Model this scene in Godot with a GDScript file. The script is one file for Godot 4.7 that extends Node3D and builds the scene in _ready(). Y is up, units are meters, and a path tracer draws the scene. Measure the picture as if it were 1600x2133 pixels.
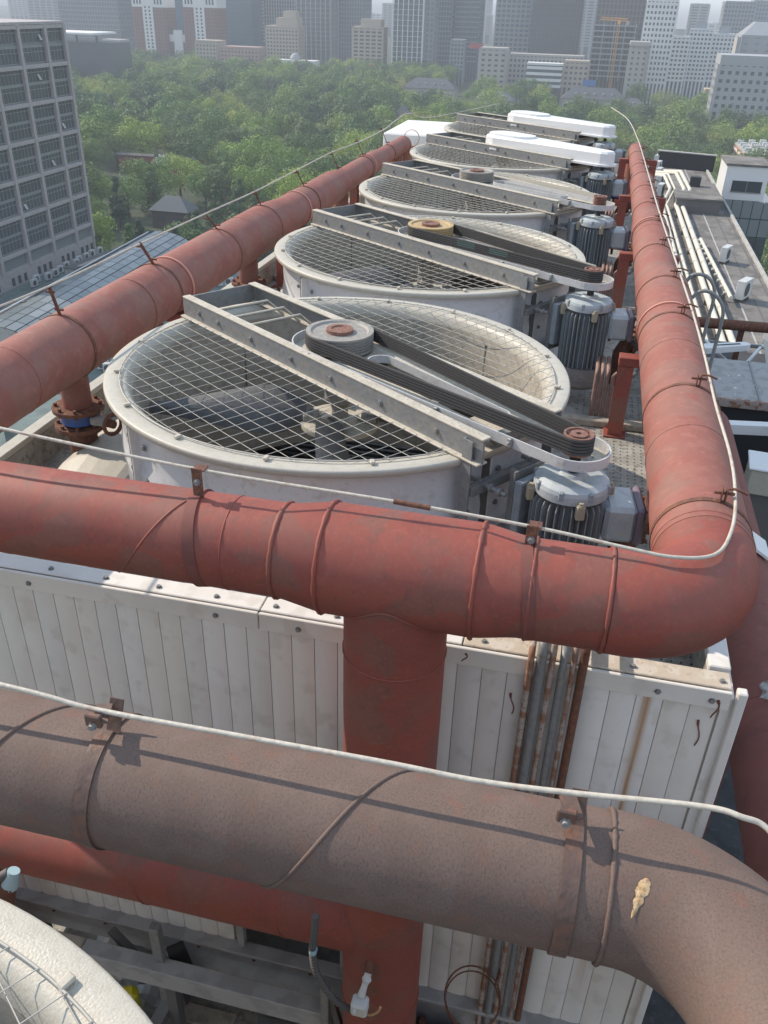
extends Node3D
# A rooftop bank of cooling-tower fans ringed by red pipes, a park and a hazy city behind.
# Units are metres; y = 0 is the plane of the fan rims, the city ground lies at y = -62.

const GROUND := -62.0
const DECK := -0.9          # deck of the cooling tower
const TOP := -0.65          # top of its edge trim
const FRONT := -3.22        # plane of its front wall
const EAST := -3.64         # its two long edges
const WEST := 0.97
const REAR := -19.3
const PITCH := 3.1          # distance between two fans
const FAN := Vector3(-1.405, 0.0, -4.976)
const TURN := -0.6266       # the drive beams lie turned by this angle
var M := {}
var taken := {}
var spare_stack: Node3D
var rng := RandomNumberGenerator.new()


class MB:                    # collects triangles for one mesh
	var v := PackedVector3Array()
	var n := PackedVector3Array()
	var c := PackedColorArray()

	func tri(a: Vector3, b: Vector3, d: Vector3, na: Vector3, nb: Vector3, nd: Vector3) -> void:
		if (b - a).cross(d - a).dot(na + nb + nd) > 0.0:
			v.append(a); v.append(d); v.append(b)
			n.append(na); n.append(nd); n.append(nb)
		else:
			v.append(a); v.append(b); v.append(d)
			n.append(na); n.append(nb); n.append(nd)

	func quad(a: Vector3, b: Vector3, d: Vector3, e: Vector3, nn := Vector3.ZERO) -> MB:
		var m := nn if nn != Vector3.ZERO else (b - a).cross(d - a).normalized()
		tri(a, b, d, m, m, m)
		tri(a, d, e, m, m, m)
		return self

	func box(at: Vector3, s: Vector3, b := Basis()) -> MB:
		var h := s * 0.5
		for k in 3:
			var ax := Vector3.ZERO; ax[k] = 1.0
			var u := Vector3.ZERO; u[(k + 1) % 3] = 1.0
			var w := Vector3.ZERO; w[(k + 2) % 3] = 1.0
			for sg in [-1.0, 1.0]:
				var o: Vector3 = ax * h * sg
				quad(at + b * (o - u * h - w * h), at + b * (o + u * h - w * h), at + b * (o + u * h + w * h), at + b * (o - u * h + w * h), (b * (ax * sg)).normalized())
		return self

	func bevel(at: Vector3, s: Vector3, e := 0.01, b := Basis()) -> MB:   # a box with chamfered edges
		var h := s * 0.5
		var f := h - Vector3(e, e, e)
		for k in 3:
			var i := (k + 1) % 3
			var j := (k + 2) % 3
			for sg in [-1.0, 1.0]:
				var p := []
				for q in [[-1, -1], [1, -1], [1, 1], [-1, 1]]:
					var t := Vector3.ZERO
					t[k] = h[k] * sg; t[i] = f[i] * q[0]; t[j] = f[j] * q[1]
					p.append(at + b * t)
				var m := Vector3.ZERO; m[k] = sg
				quad(p[0], p[1], p[2], p[3], b * m)
			for si in [-1.0, 1.0]:
				for sj in [-1.0, 1.0]:
					var q := []
					for r in [[0, -1], [0, 1], [1, 1], [1, -1]]:
						var t := Vector3.ZERO
						t[k] = f[k] * r[1]
						t[i] = si * (h[i] if r[0] == 0 else f[i])
						t[j] = sj * (f[j] if r[0] == 0 else h[j])
						q.append(at + b * t)
					var m := Vector3.ZERO; m[i] = si; m[j] = sj
					quad(q[0], q[1], q[2], q[3], (b * m).normalized())
		for a in [-1.0, 1.0]:
			for d in [-1.0, 1.0]:
				for g in [-1.0, 1.0]:
					var sgn := Vector3(a, d, g)
					var m := (b * sgn).normalized()
					tri(at + b * (sgn * Vector3(h.x, f.y, f.z)), at + b * (sgn * Vector3(f.x, h.y, f.z)), at + b * (sgn * Vector3(f.x, f.y, h.z)), m, m, m)
		return self

	func bar(a: Vector3, b: Vector3, w: float, h: float, up := Vector3.UP) -> MB:   # a box from a to b
		var x := (b - a).normalized()
		var y := (up - x * up.dot(x)).normalized()
		return box((a + b) * 0.5, Vector3(a.distance_to(b), h, w), Basis(x, y, x.cross(y)))

	func tube(p: Array, rad, sides := 10, caps := true) -> MB:
		var t: Vector3 = (p[1] - p[0]).normalized()
		var u := t.cross(Vector3.UP if absf(t.y) < 0.9 else Vector3.RIGHT).normalized()
		var rings := []
		var dirs := []
		for i in p.size():
			var d: Vector3 = (p[mini(i + 1, p.size() - 1)] - p[maxi(i - 1, 0)]).normalized()
			u = (u - d * u.dot(d)).normalized()
			var w := d.cross(u)
			var r: float = rad[i] if rad is Array else rad
			var ring := PackedVector3Array()
			var nr := PackedVector3Array()
			for k in sides + 1:
				var a := TAU * k / sides
				var o := u * cos(a) + w * sin(a)
				ring.append(p[i] + o * r); nr.append(o)
			rings.append(ring); dirs.append(nr)
		for i in p.size() - 1:
			for k in sides:
				tri(rings[i][k], rings[i][k + 1], rings[i + 1][k + 1], dirs[i][k], dirs[i][k + 1], dirs[i + 1][k + 1])
				tri(rings[i][k], rings[i + 1][k + 1], rings[i + 1][k], dirs[i][k], dirs[i + 1][k + 1], dirs[i + 1][k])
		if caps:
			for e in [0, p.size() - 1]:
				var m: Vector3 = (p[e] - p[1 if e == 0 else e - 1]).normalized()
				for k in sides:
					tri(p[e], rings[e][k], rings[e][k + 1], m, m, m)
		return self

	func lathe(prof: Array, at := Vector3.ZERO, sides := 32, b := Basis(), smooth := false, a0 := 0.0, a1 := TAU) -> MB:
		var ns := []                                    # one normal for each piece of the profile
		for i in prof.size() - 1:
			var d: Vector2 = prof[i + 1] - prof[i]
			ns.append(Vector2(d.y, -d.x).normalized())
		for i in prof.size() - 1:
			var na: Vector2 = ns[i]
			var nb: Vector2 = ns[i]
			if smooth:
				if i > 0: na = (ns[i] + ns[i - 1]).normalized()
				if i < prof.size() - 2: nb = (ns[i] + ns[i + 1]).normalized()
			for k in sides:
				var s := a0 + (a1 - a0) * k / sides
				var e := a0 + (a1 - a0) * (k + 1) / sides
				var c0 := Vector3(cos(s), 0, sin(s))
				var c1 := Vector3(cos(e), 0, sin(e))
				var p: Vector2 = prof[i]
				var q: Vector2 = prof[i + 1]
				var A := at + b * (c0 * p.x + Vector3(0, p.y, 0))
				var B := at + b * (c1 * p.x + Vector3(0, p.y, 0))
				var D := at + b * (c1 * q.x + Vector3(0, q.y, 0))
				var E := at + b * (c0 * q.x + Vector3(0, q.y, 0))
				var nA := b * (c0 * na.x + Vector3(0, na.y, 0))
				var nB := b * (c1 * na.x + Vector3(0, na.y, 0))
				var nD := b * (c1 * nb.x + Vector3(0, nb.y, 0))
				var nE := b * (c0 * nb.x + Vector3(0, nb.y, 0))
				if p.x > 0.00001: tri(A, B, D, nA, nB, nD)
				if q.x > 0.00001: tri(A, D, E, nA, nD, nE)
		return self

	func loft(loops: Array, closed := true, cap := false, centre := Vector3.ZERO) -> MB:   # walls between loops of points
		for i in loops.size() - 1:
			var a: Array = loops[i]
			var d: Array = loops[i + 1]
			for k in (a.size() if closed else a.size() - 1):
				var j := (k + 1) % a.size()
				quad(a[k], a[j], d[j], d[k])
		if cap:
			var l: Array = loops[-1]
			for k in l.size():
				var j := (k + 1) % l.size()
				tri(centre, l[k], l[j], Vector3.UP, Vector3.UP, Vector3.UP)
		return self

	func mesh() -> ArrayMesh:
		var a := []
		a.resize(Mesh.ARRAY_MAX)
		a[Mesh.ARRAY_VERTEX] = v
		a[Mesh.ARRAY_NORMAL] = n
		if c.size() == v.size(): a[Mesh.ARRAY_COLOR] = c
		var m := ArrayMesh.new()
		m.add_surface_from_arrays(Mesh.PRIMITIVE_TRIANGLES, a)
		return m


func numbered(called: String) -> String:
	var k: int = taken.get(called, 0)
	taken[called] = k + 1
	return called if k == 0 else "%s_%03d" % [called, k]


func tag(o: Node, label := "", category := "", group := "", kind := "") -> Node:
	if label: o.set_meta("label", label)
	if category: o.set_meta("category", category)
	if group: o.set_meta("group", group)
	if kind: o.set_meta("kind", kind)
	return o


func thing(called: String, label: String, category: String, at := Vector3.ZERO, turn := 0.0, group := "") -> Node3D:
	var o := Node3D.new()
	o.name = numbered(called)
	add_child(o, true)
	o.position = at
	o.rotation.y = turn
	tag(o, label, category, group)
	return o


func part(parent: Node, called: String, shape, m: Material, at := Vector3.ZERO, b := Basis()) -> MeshInstance3D:
	var o := MeshInstance3D.new()
	o.name = called
	o.mesh = shape.mesh() if shape is MB else shape
	o.material_override = m
	parent.add_child(o, true)
	o.transform = Transform3D(b, at)
	return o


func copy(o: Node3D, label := "") -> Node3D:
	var r: Node3D = o.duplicate()
	r.name = numbered(o.name.trim_suffix("_000"))
	add_child(r, true)
	if label: r.set_meta("label", label)
	return r


func struct(called: String, shape, m: Material, label := "") -> MeshInstance3D:
	var o := part(self, numbered(called), shape, m)
	tag(o, label, "", "", "structure")
	return o


func noise_bytes(sd: int, size: int, freq: float, type := FastNoiseLite.TYPE_SIMPLEX_SMOOTH, oct := 4) -> PackedByteArray:
	var f := FastNoiseLite.new()
	f.seed = sd; f.frequency = freq; f.noise_type = type; f.fractal_octaves = oct
	var im := f.get_seamless_image(size, size, false, false, 0.15, true)
	im.convert(Image.FORMAT_L8)
	return im.get_data()


# a colour texture: a base colour with layers [seed, frequency, from, to, colour, strength, octaves] of noise over it (colours are linear)
func stain(size: int, base: Color, layers: Array) -> ImageTexture:
	var px := size * size
	var r := PackedFloat32Array(); r.resize(px); r.fill(base.linear_to_srgb().r)
	var g := PackedFloat32Array(); g.resize(px); g.fill(base.linear_to_srgb().g)
	var b := PackedFloat32Array(); b.resize(px); b.fill(base.linear_to_srgb().b)
	for l in layers:
		var d := noise_bytes(l[0], size, l[1], FastNoiseLite.TYPE_SIMPLEX_SMOOTH, l[6] if l.size() > 6 else 4)
		var col: Color = l[4].linear_to_srgb()
		var ramp := PackedFloat32Array(); ramp.resize(256)
		for k in 256: ramp[k] = smoothstep(l[2], l[3], k / 255.0) * l[5]
		var cr := col.r; var cg := col.g; var cb := col.b
		for i in px:
			var t := ramp[d[i]]
			if t > 0.0:
				r[i] += (cr - r[i]) * t; g[i] += (cg - g[i]) * t; b[i] += (cb - b[i]) * t
	var out := PackedByteArray(); out.resize(px * 3)
	for i in px:
		out[i * 3] = int(r[i] * 255.0); out[i * 3 + 1] = int(g[i] * 255.0); out[i * 3 + 2] = int(b[i] * 255.0)
	return ImageTexture.create_from_image(Image.create_from_data(size, size, false, Image.FORMAT_RGB8, out))


func relief(sd: int, freq: float, strength: float, oct := 4, size := 256) -> ImageTexture:
	var im := Image.create_from_data(size, size, false, Image.FORMAT_L8, noise_bytes(sd, size, freq, FastNoiseLite.TYPE_SIMPLEX_SMOOTH, oct))
	im.bump_map_to_normal_map(strength)
	return ImageTexture.create_from_image(im)


func mat(base: Color, rough := 0.7, metal := 0.0, tex: Texture2D = null, scale := 1.0, bump: Texture2D = null, bump_strength := 1.0) -> StandardMaterial3D:
	var m := StandardMaterial3D.new()
	m.albedo_color = base.linear_to_srgb()
	m.roughness = rough
	m.metallic = metal
	if tex:
		m.albedo_texture = tex
	if bump:
		m.normal_enabled = true
		m.normal_texture = bump
		m.normal_scale = bump_strength
	if tex or bump:
		m.uv1_triplanar = true
		m.uv1_world_triplanar = true
		m.uv1_scale = Vector3.ONE * scale
	return m


func circle(at: Vector3, r: float, ax: Vector3, count := 32, from := 0.0, to := TAU) -> Array:
	var u := ax.cross(Vector3.UP if absf(ax.y) < 0.9 else Vector3.RIGHT).normalized()
	var w := ax.cross(u)
	var p := []
	for k in count + 1:
		var a := from + (to - from) * k / count
		p.append(at + (u * cos(a) + w * sin(a)) * r)
	return p


func weld(at: Vector3, r: float, ax: Vector3, bead := 0.008) -> MB:   # a rippled bead round a pipe
	var p := circle(at, r, ax, 72)
	var rad := []
	for k in p.size(): rad.append(bead * rng.randf_range(0.7, 1.25))
	rad[-1] = rad[0]
	return MB.new().tube(p, rad, 6, false)


func band(at: Vector3, r: float, ax: Vector3, width: float, thick := 0.005, count := 48, from := 0.0, to := TAU) -> MB:   # a flat strap round a pipe
	var m := MB.new()
	var a := circle(at - ax * width * 0.5, r + thick, ax, count, from, to)
	var d := circle(at + ax * width * 0.5, r + thick, ax, count, from, to)
	var a2 := circle(at - ax * width * 0.5, r - 0.002, ax, count, from, to)
	var d2 := circle(at + ax * width * 0.5, r - 0.002, ax, count, from, to)
	for k in count:
		var n0: Vector3 = (a[k] - at + ax * width * 0.5).normalized()
		var n1: Vector3 = (a[k + 1] - at + ax * width * 0.5).normalized()
		m.tri(a[k], a[k + 1], d[k + 1], n0, n1, n1)
		m.tri(a[k], d[k + 1], d[k], n0, n1, n0)
		m.quad(a[k], a[k + 1], a2[k + 1], a2[k], -ax)
		m.quad(d[k], d[k + 1], d2[k + 1], d2[k], ax)
	return m


func bend(a: Vector3, corner: Vector3, b: Vector3, r: float, count := 12) -> Array:   # points round a corner between a and b
	var u := (a - corner).normalized()
	var w := (b - corner).normalized()
	var half := u.angle_to(w) * 0.5
	var t := r / tan(half)
	var centre := corner + (u + w).normalized() * (r / sin(half))
	var s := corner + u * t - centre
	var e := corner + w * t - centre
	var p := []
	for k in count + 1:
		p.append(centre + s.slerp(e, float(k) / count))
	return p


func curve(pts: Array, per := 8) -> Array:      # a smooth line through the points
	var p := []
	for i in pts.size() - 1:
		var a: Vector3 = pts[maxi(i - 1, 0)]
		var b: Vector3 = pts[i]
		var d: Vector3 = pts[i + 1]
		var e: Vector3 = pts[mini(i + 2, pts.size() - 1)]
		for k in per: p.append(b.cubic_interpolate(d, a, e, float(k) / per))
	p.append(pts[-1])
	return p


func bolt(r := 0.012, h := 0.012) -> ArrayMesh:
	return MB.new().lathe([Vector2(r * 1.5, 0), Vector2(r * 1.5, h * 0.25), Vector2(r, h * 0.25), Vector2(r, h), Vector2(0, h)], Vector3.ZERO, 6).mesh()


func facing(d: Vector3) -> Basis:      # a basis whose y points along d
	return Basis(Quaternion(Vector3.UP, d.normalized())) if d.normalized().y > -0.999 else Basis(Vector3.RIGHT, PI)


func _ready() -> void:
	rng.seed = 11
	# ---- camera
	var cam := Camera3D.new()
	cam.name = "camera"
	add_child(cam)
	cam.fov = 61.73
	cam.near = 0.05
	cam.far = 9000.0
	cam.current = true
	cam.transform = Transform3D(Basis(Vector3(0.973146, 0.025856, -0.228730), Vector3(-0.139090, 0.857804, -0.494800), Vector3(0.183412, 0.513327, 0.838365)), Vector3(0, 2, 0))
	# ---- sky, haze, exposure
	var sky := ProceduralSkyMaterial.new()
	sky.sky_top_color = Color(0.60, 0.68, 0.78)
	sky.sky_horizon_color = Color(0.95, 0.957, 0.965)
	sky.sky_energy_multiplier = 1.18
	sky.sky_curve = 0.16
	sky.ground_horizon_color = Color(0.70, 0.72, 0.73)
	sky.ground_bottom_color = Color(0.30, 0.31, 0.30)
	sky.ground_curve = 0.05
	sky.sun_angle_max = 20.0
	sky.sun_curve = 0.05
	var env := Environment.new()
	env.background_mode = Environment.BG_SKY
	env.sky = Sky.new()
	env.sky.sky_material = sky
	env.tonemap_mode = Environment.TONE_MAPPER_LINEAR
	env.tonemap_exposure = 1.25
	env.fog_enabled = true
	env.fog_density = 0.0004
	env.fog_light_color = Color(0.93, 0.965, 1.0)
	env.sdfgi_enabled = true
	env.ssao_enabled = true
	env.ssil_enabled = true
	var world := WorldEnvironment.new()
	world.name = "environment"
	world.environment = env
	add_child(world)
	# ---- sun: a morning sun, 39 degrees high, on the far side of the tower's long edge
	var sun := DirectionalLight3D.new()
	sun.name = "sun"
	add_child(sun)
	sun.light_color = Color(1.0, 0.945, 0.875)
	sun.light_energy = 1.35
	sun.light_angular_distance = 0.6
	sun.shadow_enabled = true
	sun.look_at_from_position(Vector3(-74.7, 62.4, -22.8), Vector3.ZERO)
	materials()
	ground_and_roofs()
	tower()
	fans()
	pipes()
	conductors()
	between_towers()
	adjoining_roof()
	office_tower()
	glass_vault()
	park()
	skyline()


func materials() -> void:
	var grain := relief(3, 0.06, 2.0)
	var dents := relief(5, 0.012, 3.0, 3)
	var speck := relief(7, 0.12, 5.0, 2)
	var W := Color.WHITE
	var red := stain(512, Color(0.265, 0.064, 0.043), [
		[21, 0.006, 0.45, 0.75, Color(0.295, 0.080, 0.055), 0.6],
		[22, 0.012, 0.52, 0.68, Color(0.22, 0.052, 0.038), 0.55],
		[23, 0.009, 0.63, 0.68, Color(0.17, 0.095, 0.072), 0.5],
		[24, 0.06, 0.66, 0.74, Color(0.16, 0.065, 0.048), 0.5],
		[25, 0.15, 0.60, 0.90, Color(0.42, 0.15, 0.11), 0.35]])
	M.red = mat(W, 0.62, 0.0, red, 0.45, dents, 0.25)
	var faded := stain(512, Color(0.265, 0.092, 0.068), [
		[31, 0.008, 0.42, 0.72, Color(0.24, 0.078, 0.057), 0.8],
		[32, 0.007, 0.55, 0.66, Color(0.235, 0.135, 0.105), 0.6],
		[37, 0.02, 0.58, 0.72, Color(0.32, 0.13, 0.10), 0.45],
		[38, 0.09, 0.72, 0.80, Color(0.36, 0.18, 0.14), 0.3],
		[33, 0.05, 0.60, 0.80, Color(0.40, 0.17, 0.13), 0.4],
		[34, 0.14, 0.62, 0.90, Color(0.25, 0.085, 0.06), 0.4]])
	M.faded = mat(W, 0.68, 0.0, faded, 0.4, dents, 0.25)
	M.dull_red = mat(W, 0.75, 0.0, stain(256, Color(0.19, 0.062, 0.048), [[35, 0.02, 0.45, 0.75, Color(0.14, 0.05, 0.04), 0.8], [36, 0.1, 0.6, 0.85, Color(0.24, 0.09, 0.07), 0.5]]), 0.5, dents, 0.25)
	var brown := stain(512, Color(0.145, 0.095, 0.074), [
		[41, 0.006, 0.42, 0.75, Color(0.172, 0.116, 0.092), 0.8],
		[42, 0.14, 0.54, 0.72, Color(0.085, 0.060, 0.052), 0.6, 2],
		[43, 0.009, 0.70, 0.82, Color(0.20, 0.085, 0.055), 0.4],
		[44, 0.2, 0.60, 0.85, Color(0.27, 0.20, 0.17), 0.35]])
	M.brown = mat(W, 0.74, 0.0, brown, 1.6, speck, 0.05)
	M.brown_band = mat(W, 0.6, 0.0, stain(256, Color(0.12, 0.075, 0.058), [[45, 0.03, 0.5, 0.8, Color(0.20, 0.085, 0.05), 0.7], [46, 0.15, 0.6, 0.85, Color(0.07, 0.045, 0.04), 0.6]]), 1.5, grain, 0.5)
	M.rust = mat(W, 0.85, 0.0, stain(256, Color(0.14, 0.06, 0.04), [[47, 0.03, 0.45, 0.7, Color(0.24, 0.10, 0.05), 0.8], [48, 0.12, 0.55, 0.8, Color(0.06, 0.035, 0.03), 0.7]]), 2.0, grain, 0.8)
	M.pale_rust = mat(W, 0.8, 0.0, stain(256, Color(0.40, 0.33, 0.29), [[49, 0.015, 0.5, 0.62, Color(0.26, 0.12, 0.07), 0.85], [50, 0.09, 0.6, 0.8, Color(0.15, 0.07, 0.05), 0.7]]), 1.6, grain, 0.6)
	M.orange_rust = mat(W, 0.85, 0.0, stain(256, Color(0.52, 0.33, 0.16), [[104, 0.06, 0.45, 0.65, Color(0.66, 0.52, 0.33), 0.9], [105, 0.12, 0.6, 0.75, Color(0.25, 0.12, 0.06), 0.8]]), 4.0, grain, 0.8)
	var cream := stain(512, Color(0.47, 0.44, 0.375), [
		[51, 0.01, 0.45, 0.75, Color(0.41, 0.375, 0.31), 0.6],
		[52, 0.12, 0.56, 0.72, Color(0.60, 0.56, 0.46), 0.6, 2],
		[53, 0.07, 0.62, 0.80, Color(0.36, 0.32, 0.24), 0.5]])
	M.cream = mat(W, 0.48, 0.0, cream, 3.0, speck, 0.14)
	var dusty := stain(512, Color(0.44, 0.40, 0.33), [
		[54, 0.012, 0.42, 0.72, Color(0.34, 0.30, 0.25), 0.8],
		[55, 0.03, 0.58, 0.75, Color(0.25, 0.22, 0.18), 0.6],
		[56, 0.1, 0.60, 0.85, Color(0.55, 0.51, 0.44), 0.5]])
	M.throat = mat(W, 0.75, 0.0, dusty, 0.8, dents, 0.3)
	var white := stain(512, Color(0.70, 0.71, 0.73), [
		[57, 0.01, 0.45, 0.75, Color(0.65, 0.655, 0.665), 0.7],
		[58, 0.03, 0.66, 0.80, Color(0.45, 0.43, 0.39), 0.5],
		[59, 0.15, 0.68, 0.90, Color(0.35, 0.33, 0.30), 0.35]])
	M.white = mat(W, 0.38, 0.0, white, 0.5, dents, 0.05)
	var panel := stain(512, Color(0.77, 0.74, 0.70), [
		[60, 0.008, 0.45, 0.75, Color(0.72, 0.69, 0.65), 0.7],
		[61, 0.015, 0.60, 0.80, Color(0.60, 0.56, 0.50), 0.5],
		[62, 0.16, 0.84, 0.9, Color(0.30, 0.27, 0.24), 0.3]])
	M.panel = mat(W, 0.42, 0.0, panel, 0.5, dents, 0.05)
	M.panel_b = mat(Color(0.93, 0.92, 0.91), 0.42, 0.0, panel, 0.6, dents, 0.05)
	M.panel_c = mat(Color(0.97, 0.95, 0.92), 0.42, 0.0, panel, 0.45, dents, 0.05)
	M.old_panel = mat(Color(0.62, 0.57, 0.50), 0.55, 0.0, panel, 0.6, dents, 0.05)
	M.streak = mat(W, 0.5, 0.0, panel, 0.5)
	M.streak.vertex_color_use_as_albedo = true
	M.cover = mat(Color(0.70, 0.70, 0.69), 0.4, 0.0, null, 1.0, dents, 0.12)
	var deck := stain(512, Color(0.34, 0.325, 0.29), [
		[63, 0.01, 0.42, 0.70, Color(0.26, 0.245, 0.215), 0.8],
		[64, 0.04, 0.58, 0.74, Color(0.18, 0.165, 0.14), 0.7],
		[65, 0.12, 0.60, 0.85, Color(0.45, 0.43, 0.39), 0.5]])
	M.deck = mat(W, 0.8, 0.0, deck, 0.6, grain, 0.5)
	var zinc := stain(512, Color(0.25, 0.255, 0.255), [
		[66, 0.03, 0.45, 0.70, Color(0.20, 0.20, 0.20), 0.8],
		[67, 0.012, 0.60, 0.76, Color(0.32, 0.29, 0.245), 0.6],
		[68, 0.12, 0.62, 0.85, Color(0.24, 0.23, 0.22), 0.5]])
	M.zinc = mat(W, 0.55, 0.25, zinc, 1.5, grain, 0.3)
	M.dusty_steel = mat(W, 0.75, 0.0, stain(256, Color(0.50, 0.455, 0.375), [[69, 0.02, 0.45, 0.7, Color(0.42, 0.38, 0.31), 0.8], [70, 0.1, 0.6, 0.8, Color(0.32, 0.28, 0.23), 0.6]]), 1.5, grain, 0.5)
	M.wire = mat(Color(0.43, 0.41, 0.365), 0.6, 0.2)
	M.blade = mat(W, 0.6, 0.0, stain(256, Color(0.105, 0.103, 0.104), [[71, 0.02, 0.45, 0.7, Color(0.085, 0.083, 0.084), 0.8], [72, 0.1, 0.66, 0.8, Color(0.22, 0.21, 0.20), 0.5]]), 1.5, grain, 0.3)
	M.pack = mat(Color(0.20, 0.20, 0.205), 0.8)
	M.fill = mat(W, 0.8, 0.0, stain(256, Color(0.19, 0.19, 0.20), [[73, 0.05, 0.55, 0.7, Color(0.28, 0.275, 0.27), 0.8]]), 1.2)
	M.belt = mat(Color(0.052, 0.050, 0.050), 0.85)
	M.tray = mat(Color(0.72, 0.71, 0.69), 0.5, 0.0, white, 1.2)
	M.cast = mat(W, 0.7, 0.3, stain(256, Color(0.30, 0.285, 0.26), [[74, 0.03, 0.45, 0.7, Color(0.38, 0.35, 0.31), 0.7], [75, 0.1, 0.6, 0.8, Color(0.20, 0.17, 0.15), 0.6]]), 2.0, grain, 0.4)
	M.tan_pulley = mat(W, 0.75, 0.1, stain(256, Color(0.45, 0.33, 0.17), [[76, 0.03, 0.45, 0.7, Color(0.38, 0.26, 0.14), 0.8]]), 2.0, grain, 0.4)
	M.hub_rust = mat(W, 0.8, 0.1, stain(256, Color(0.20, 0.10, 0.075), [[77, 0.05, 0.45, 0.7, Color(0.29, 0.16, 0.12), 0.8]]), 3.0, grain, 0.5)
	M.motor = mat(W, 0.5, 0.0, stain(256, Color(0.27, 0.30, 0.325), [[78, 0.02, 0.45, 0.7, Color(0.22, 0.25, 0.275), 0.7], [79, 0.05, 0.66, 0.8, Color(0.40, 0.40, 0.38), 0.6], [80, 0.1, 0.68, 0.8, Color(0.12, 0.12, 0.12), 0.6]]), 2.0, grain, 0.3)
	M.motor_pale = mat(W, 0.5, 0.0, stain(256, Color(0.40, 0.44, 0.46), [[81, 0.02, 0.45, 0.7, Color(0.33, 0.365, 0.385), 0.7], [82, 0.06, 0.64, 0.78, Color(0.50, 0.45, 0.35), 0.6]]), 2.0, grain, 0.3)
	M.motor_fin = mat(Color(0.27, 0.29, 0.30), 0.5, 0.1)
	M.cowl = mat(W, 0.6, 0.1, stain(256, Color(0.22, 0.20, 0.195), [[83, 0.03, 0.5, 0.7, Color(0.29, 0.25, 0.22), 0.7]]), 2.0, grain, 0.3)
	M.tan_lug = mat(Color(0.34, 0.29, 0.21), 0.8, 0.0, null, 3.0, grain, 0.5)
	M.plum = mat(Color(0.17, 0.13, 0.16), 0.45)
	M.blue = mat(W, 0.6, 0.0, stain(256, Color(0.05, 0.12, 0.36), [[84, 0.04, 0.55, 0.7, Color(0.10, 0.09, 0.12), 0.7]]), 2.0)
	M.violet = mat(Color(0.11, 0.06, 0.28), 0.5)
	M.black = mat(Color(0.03, 0.03, 0.032), 0.6)
	M.conduit = mat(W, 0.65, 0.1, stain(256, Color(0.30, 0.20, 0.165), [[85, 0.03, 0.45, 0.7, Color(0.24, 0.13, 0.10), 0.8], [86, 0.12, 0.6, 0.8, Color(0.40, 0.30, 0.26), 0.5]]), 2.5, grain, 0.4)
	M.flex = mat(Color(0.13, 0.125, 0.12), 0.7)
	M.dirty_ledge = mat(W, 0.7, 0.0, stain(256, Color(0.52, 0.44, 0.35), [[106, 0.02, 0.45, 0.62, Color(0.60, 0.54, 0.46), 0.8], [107, 0.04, 0.62, 0.80, Color(0.36, 0.24, 0.17), 0.45]]), 1.5, grain, 0.3)
	M.rod = mat(W, 0.55, 0.0, stain(256, Color(0.52, 0.475, 0.40), [[87, 0.05, 0.5, 0.75, Color(0.40, 0.36, 0.30), 0.7], [88, 0.02, 0.68, 0.75, Color(0.40, 0.24, 0.16), 0.7]]), 2.0, grain, 0.6)
	M.pink_band = mat(Color(0.50, 0.22, 0.165), 0.6)
	M.plaster = mat(Color(0.62, 0.63, 0.62), 0.6)
	M.roof = mat(W, 0.9, 0.0, stain(512, Color(0.17, 0.157, 0.142), [[89, 0.012, 0.42, 0.66, Color(0.115, 0.107, 0.098), 0.85], [90, 0.006, 0.56, 0.66, Color(0.24, 0.22, 0.20), 0.7], [91, 0.1, 0.6, 0.8, Color(0.20, 0.19, 0.18), 0.5]]), 0.09, grain, 0.4)
	M.shade_roof = mat(W, 0.9, 0.0, stain(256, Color(0.05, 0.05, 0.052), [[102, 0.02, 0.45, 0.7, Color(0.035, 0.035, 0.036), 0.8], [103, 0.08, 0.62, 0.8, Color(0.09, 0.085, 0.08), 0.6]]), 0.5)  # near-black roof colour: the shade of the deep gap is painted in
	M.floor_grey = mat(W, 0.85, 0.0, stain(512, Color(0.13, 0.13, 0.13), [[92, 0.02, 0.45, 0.7, Color(0.09, 0.09, 0.09), 0.8], [93, 0.08, 0.6, 0.8, Color(0.19, 0.18, 0.17), 0.6]]), 0.5, grain, 0.5)
	M.basin = mat(W, 0.7, 0.0, stain(256, Color(0.36, 0.35, 0.34), [[94, 0.02, 0.45, 0.7, Color(0.28, 0.27, 0.26), 0.8]]), 0.8, grain, 0.4)
	M.timber = mat(W, 0.8, 0.0, stain(256, Color(0.42, 0.37, 0.30), [[95, 0.03, 0.45, 0.7, Color(0.30, 0.26, 0.21), 0.8]]), 1.2, grain, 0.4)
	M.green_roof = mat(W, 0.85, 0.0, stain(512, Color(0.135, 0.175, 0.165), [[96, 0.015, 0.42, 0.7, Color(0.10, 0.13, 0.125), 0.8], [97, 0.006, 0.56, 0.72, Color(0.18, 0.21, 0.20), 0.7]]), 0.05)
	M.pale_concrete = mat(W, 0.85, 0.0, stain(256, Color(0.40, 0.39, 0.37), [[98, 0.02, 0.45, 0.7, Color(0.33, 0.32, 0.30), 0.8]]), 0.15)
	M.unit = mat(Color(0.50, 0.51, 0.50), 0.55)
	M.unit_dark = mat(Color(0.05, 0.055, 0.06), 0.6)
	M.insulation = mat(W, 0.6, 0.0, stain(256, Color(0.62, 0.58, 0.49), [[99, 0.02, 0.5, 0.75, Color(0.50, 0.47, 0.40), 0.7]]), 0.5)
	M.pink_stone = mat(W, 0.7, 0.0, stain(256, Color(0.41, 0.375, 0.365), [[100, 0.03, 0.45, 0.7, Color(0.36, 0.33, 0.32), 0.8]]), 0.08)
	M.office_glass = mat(Color(0.085, 0.10, 0.105), 0.08, 0.0)
	M.office_spandrel = mat(Color(0.20, 0.225, 0.23), 0.35)
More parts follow.
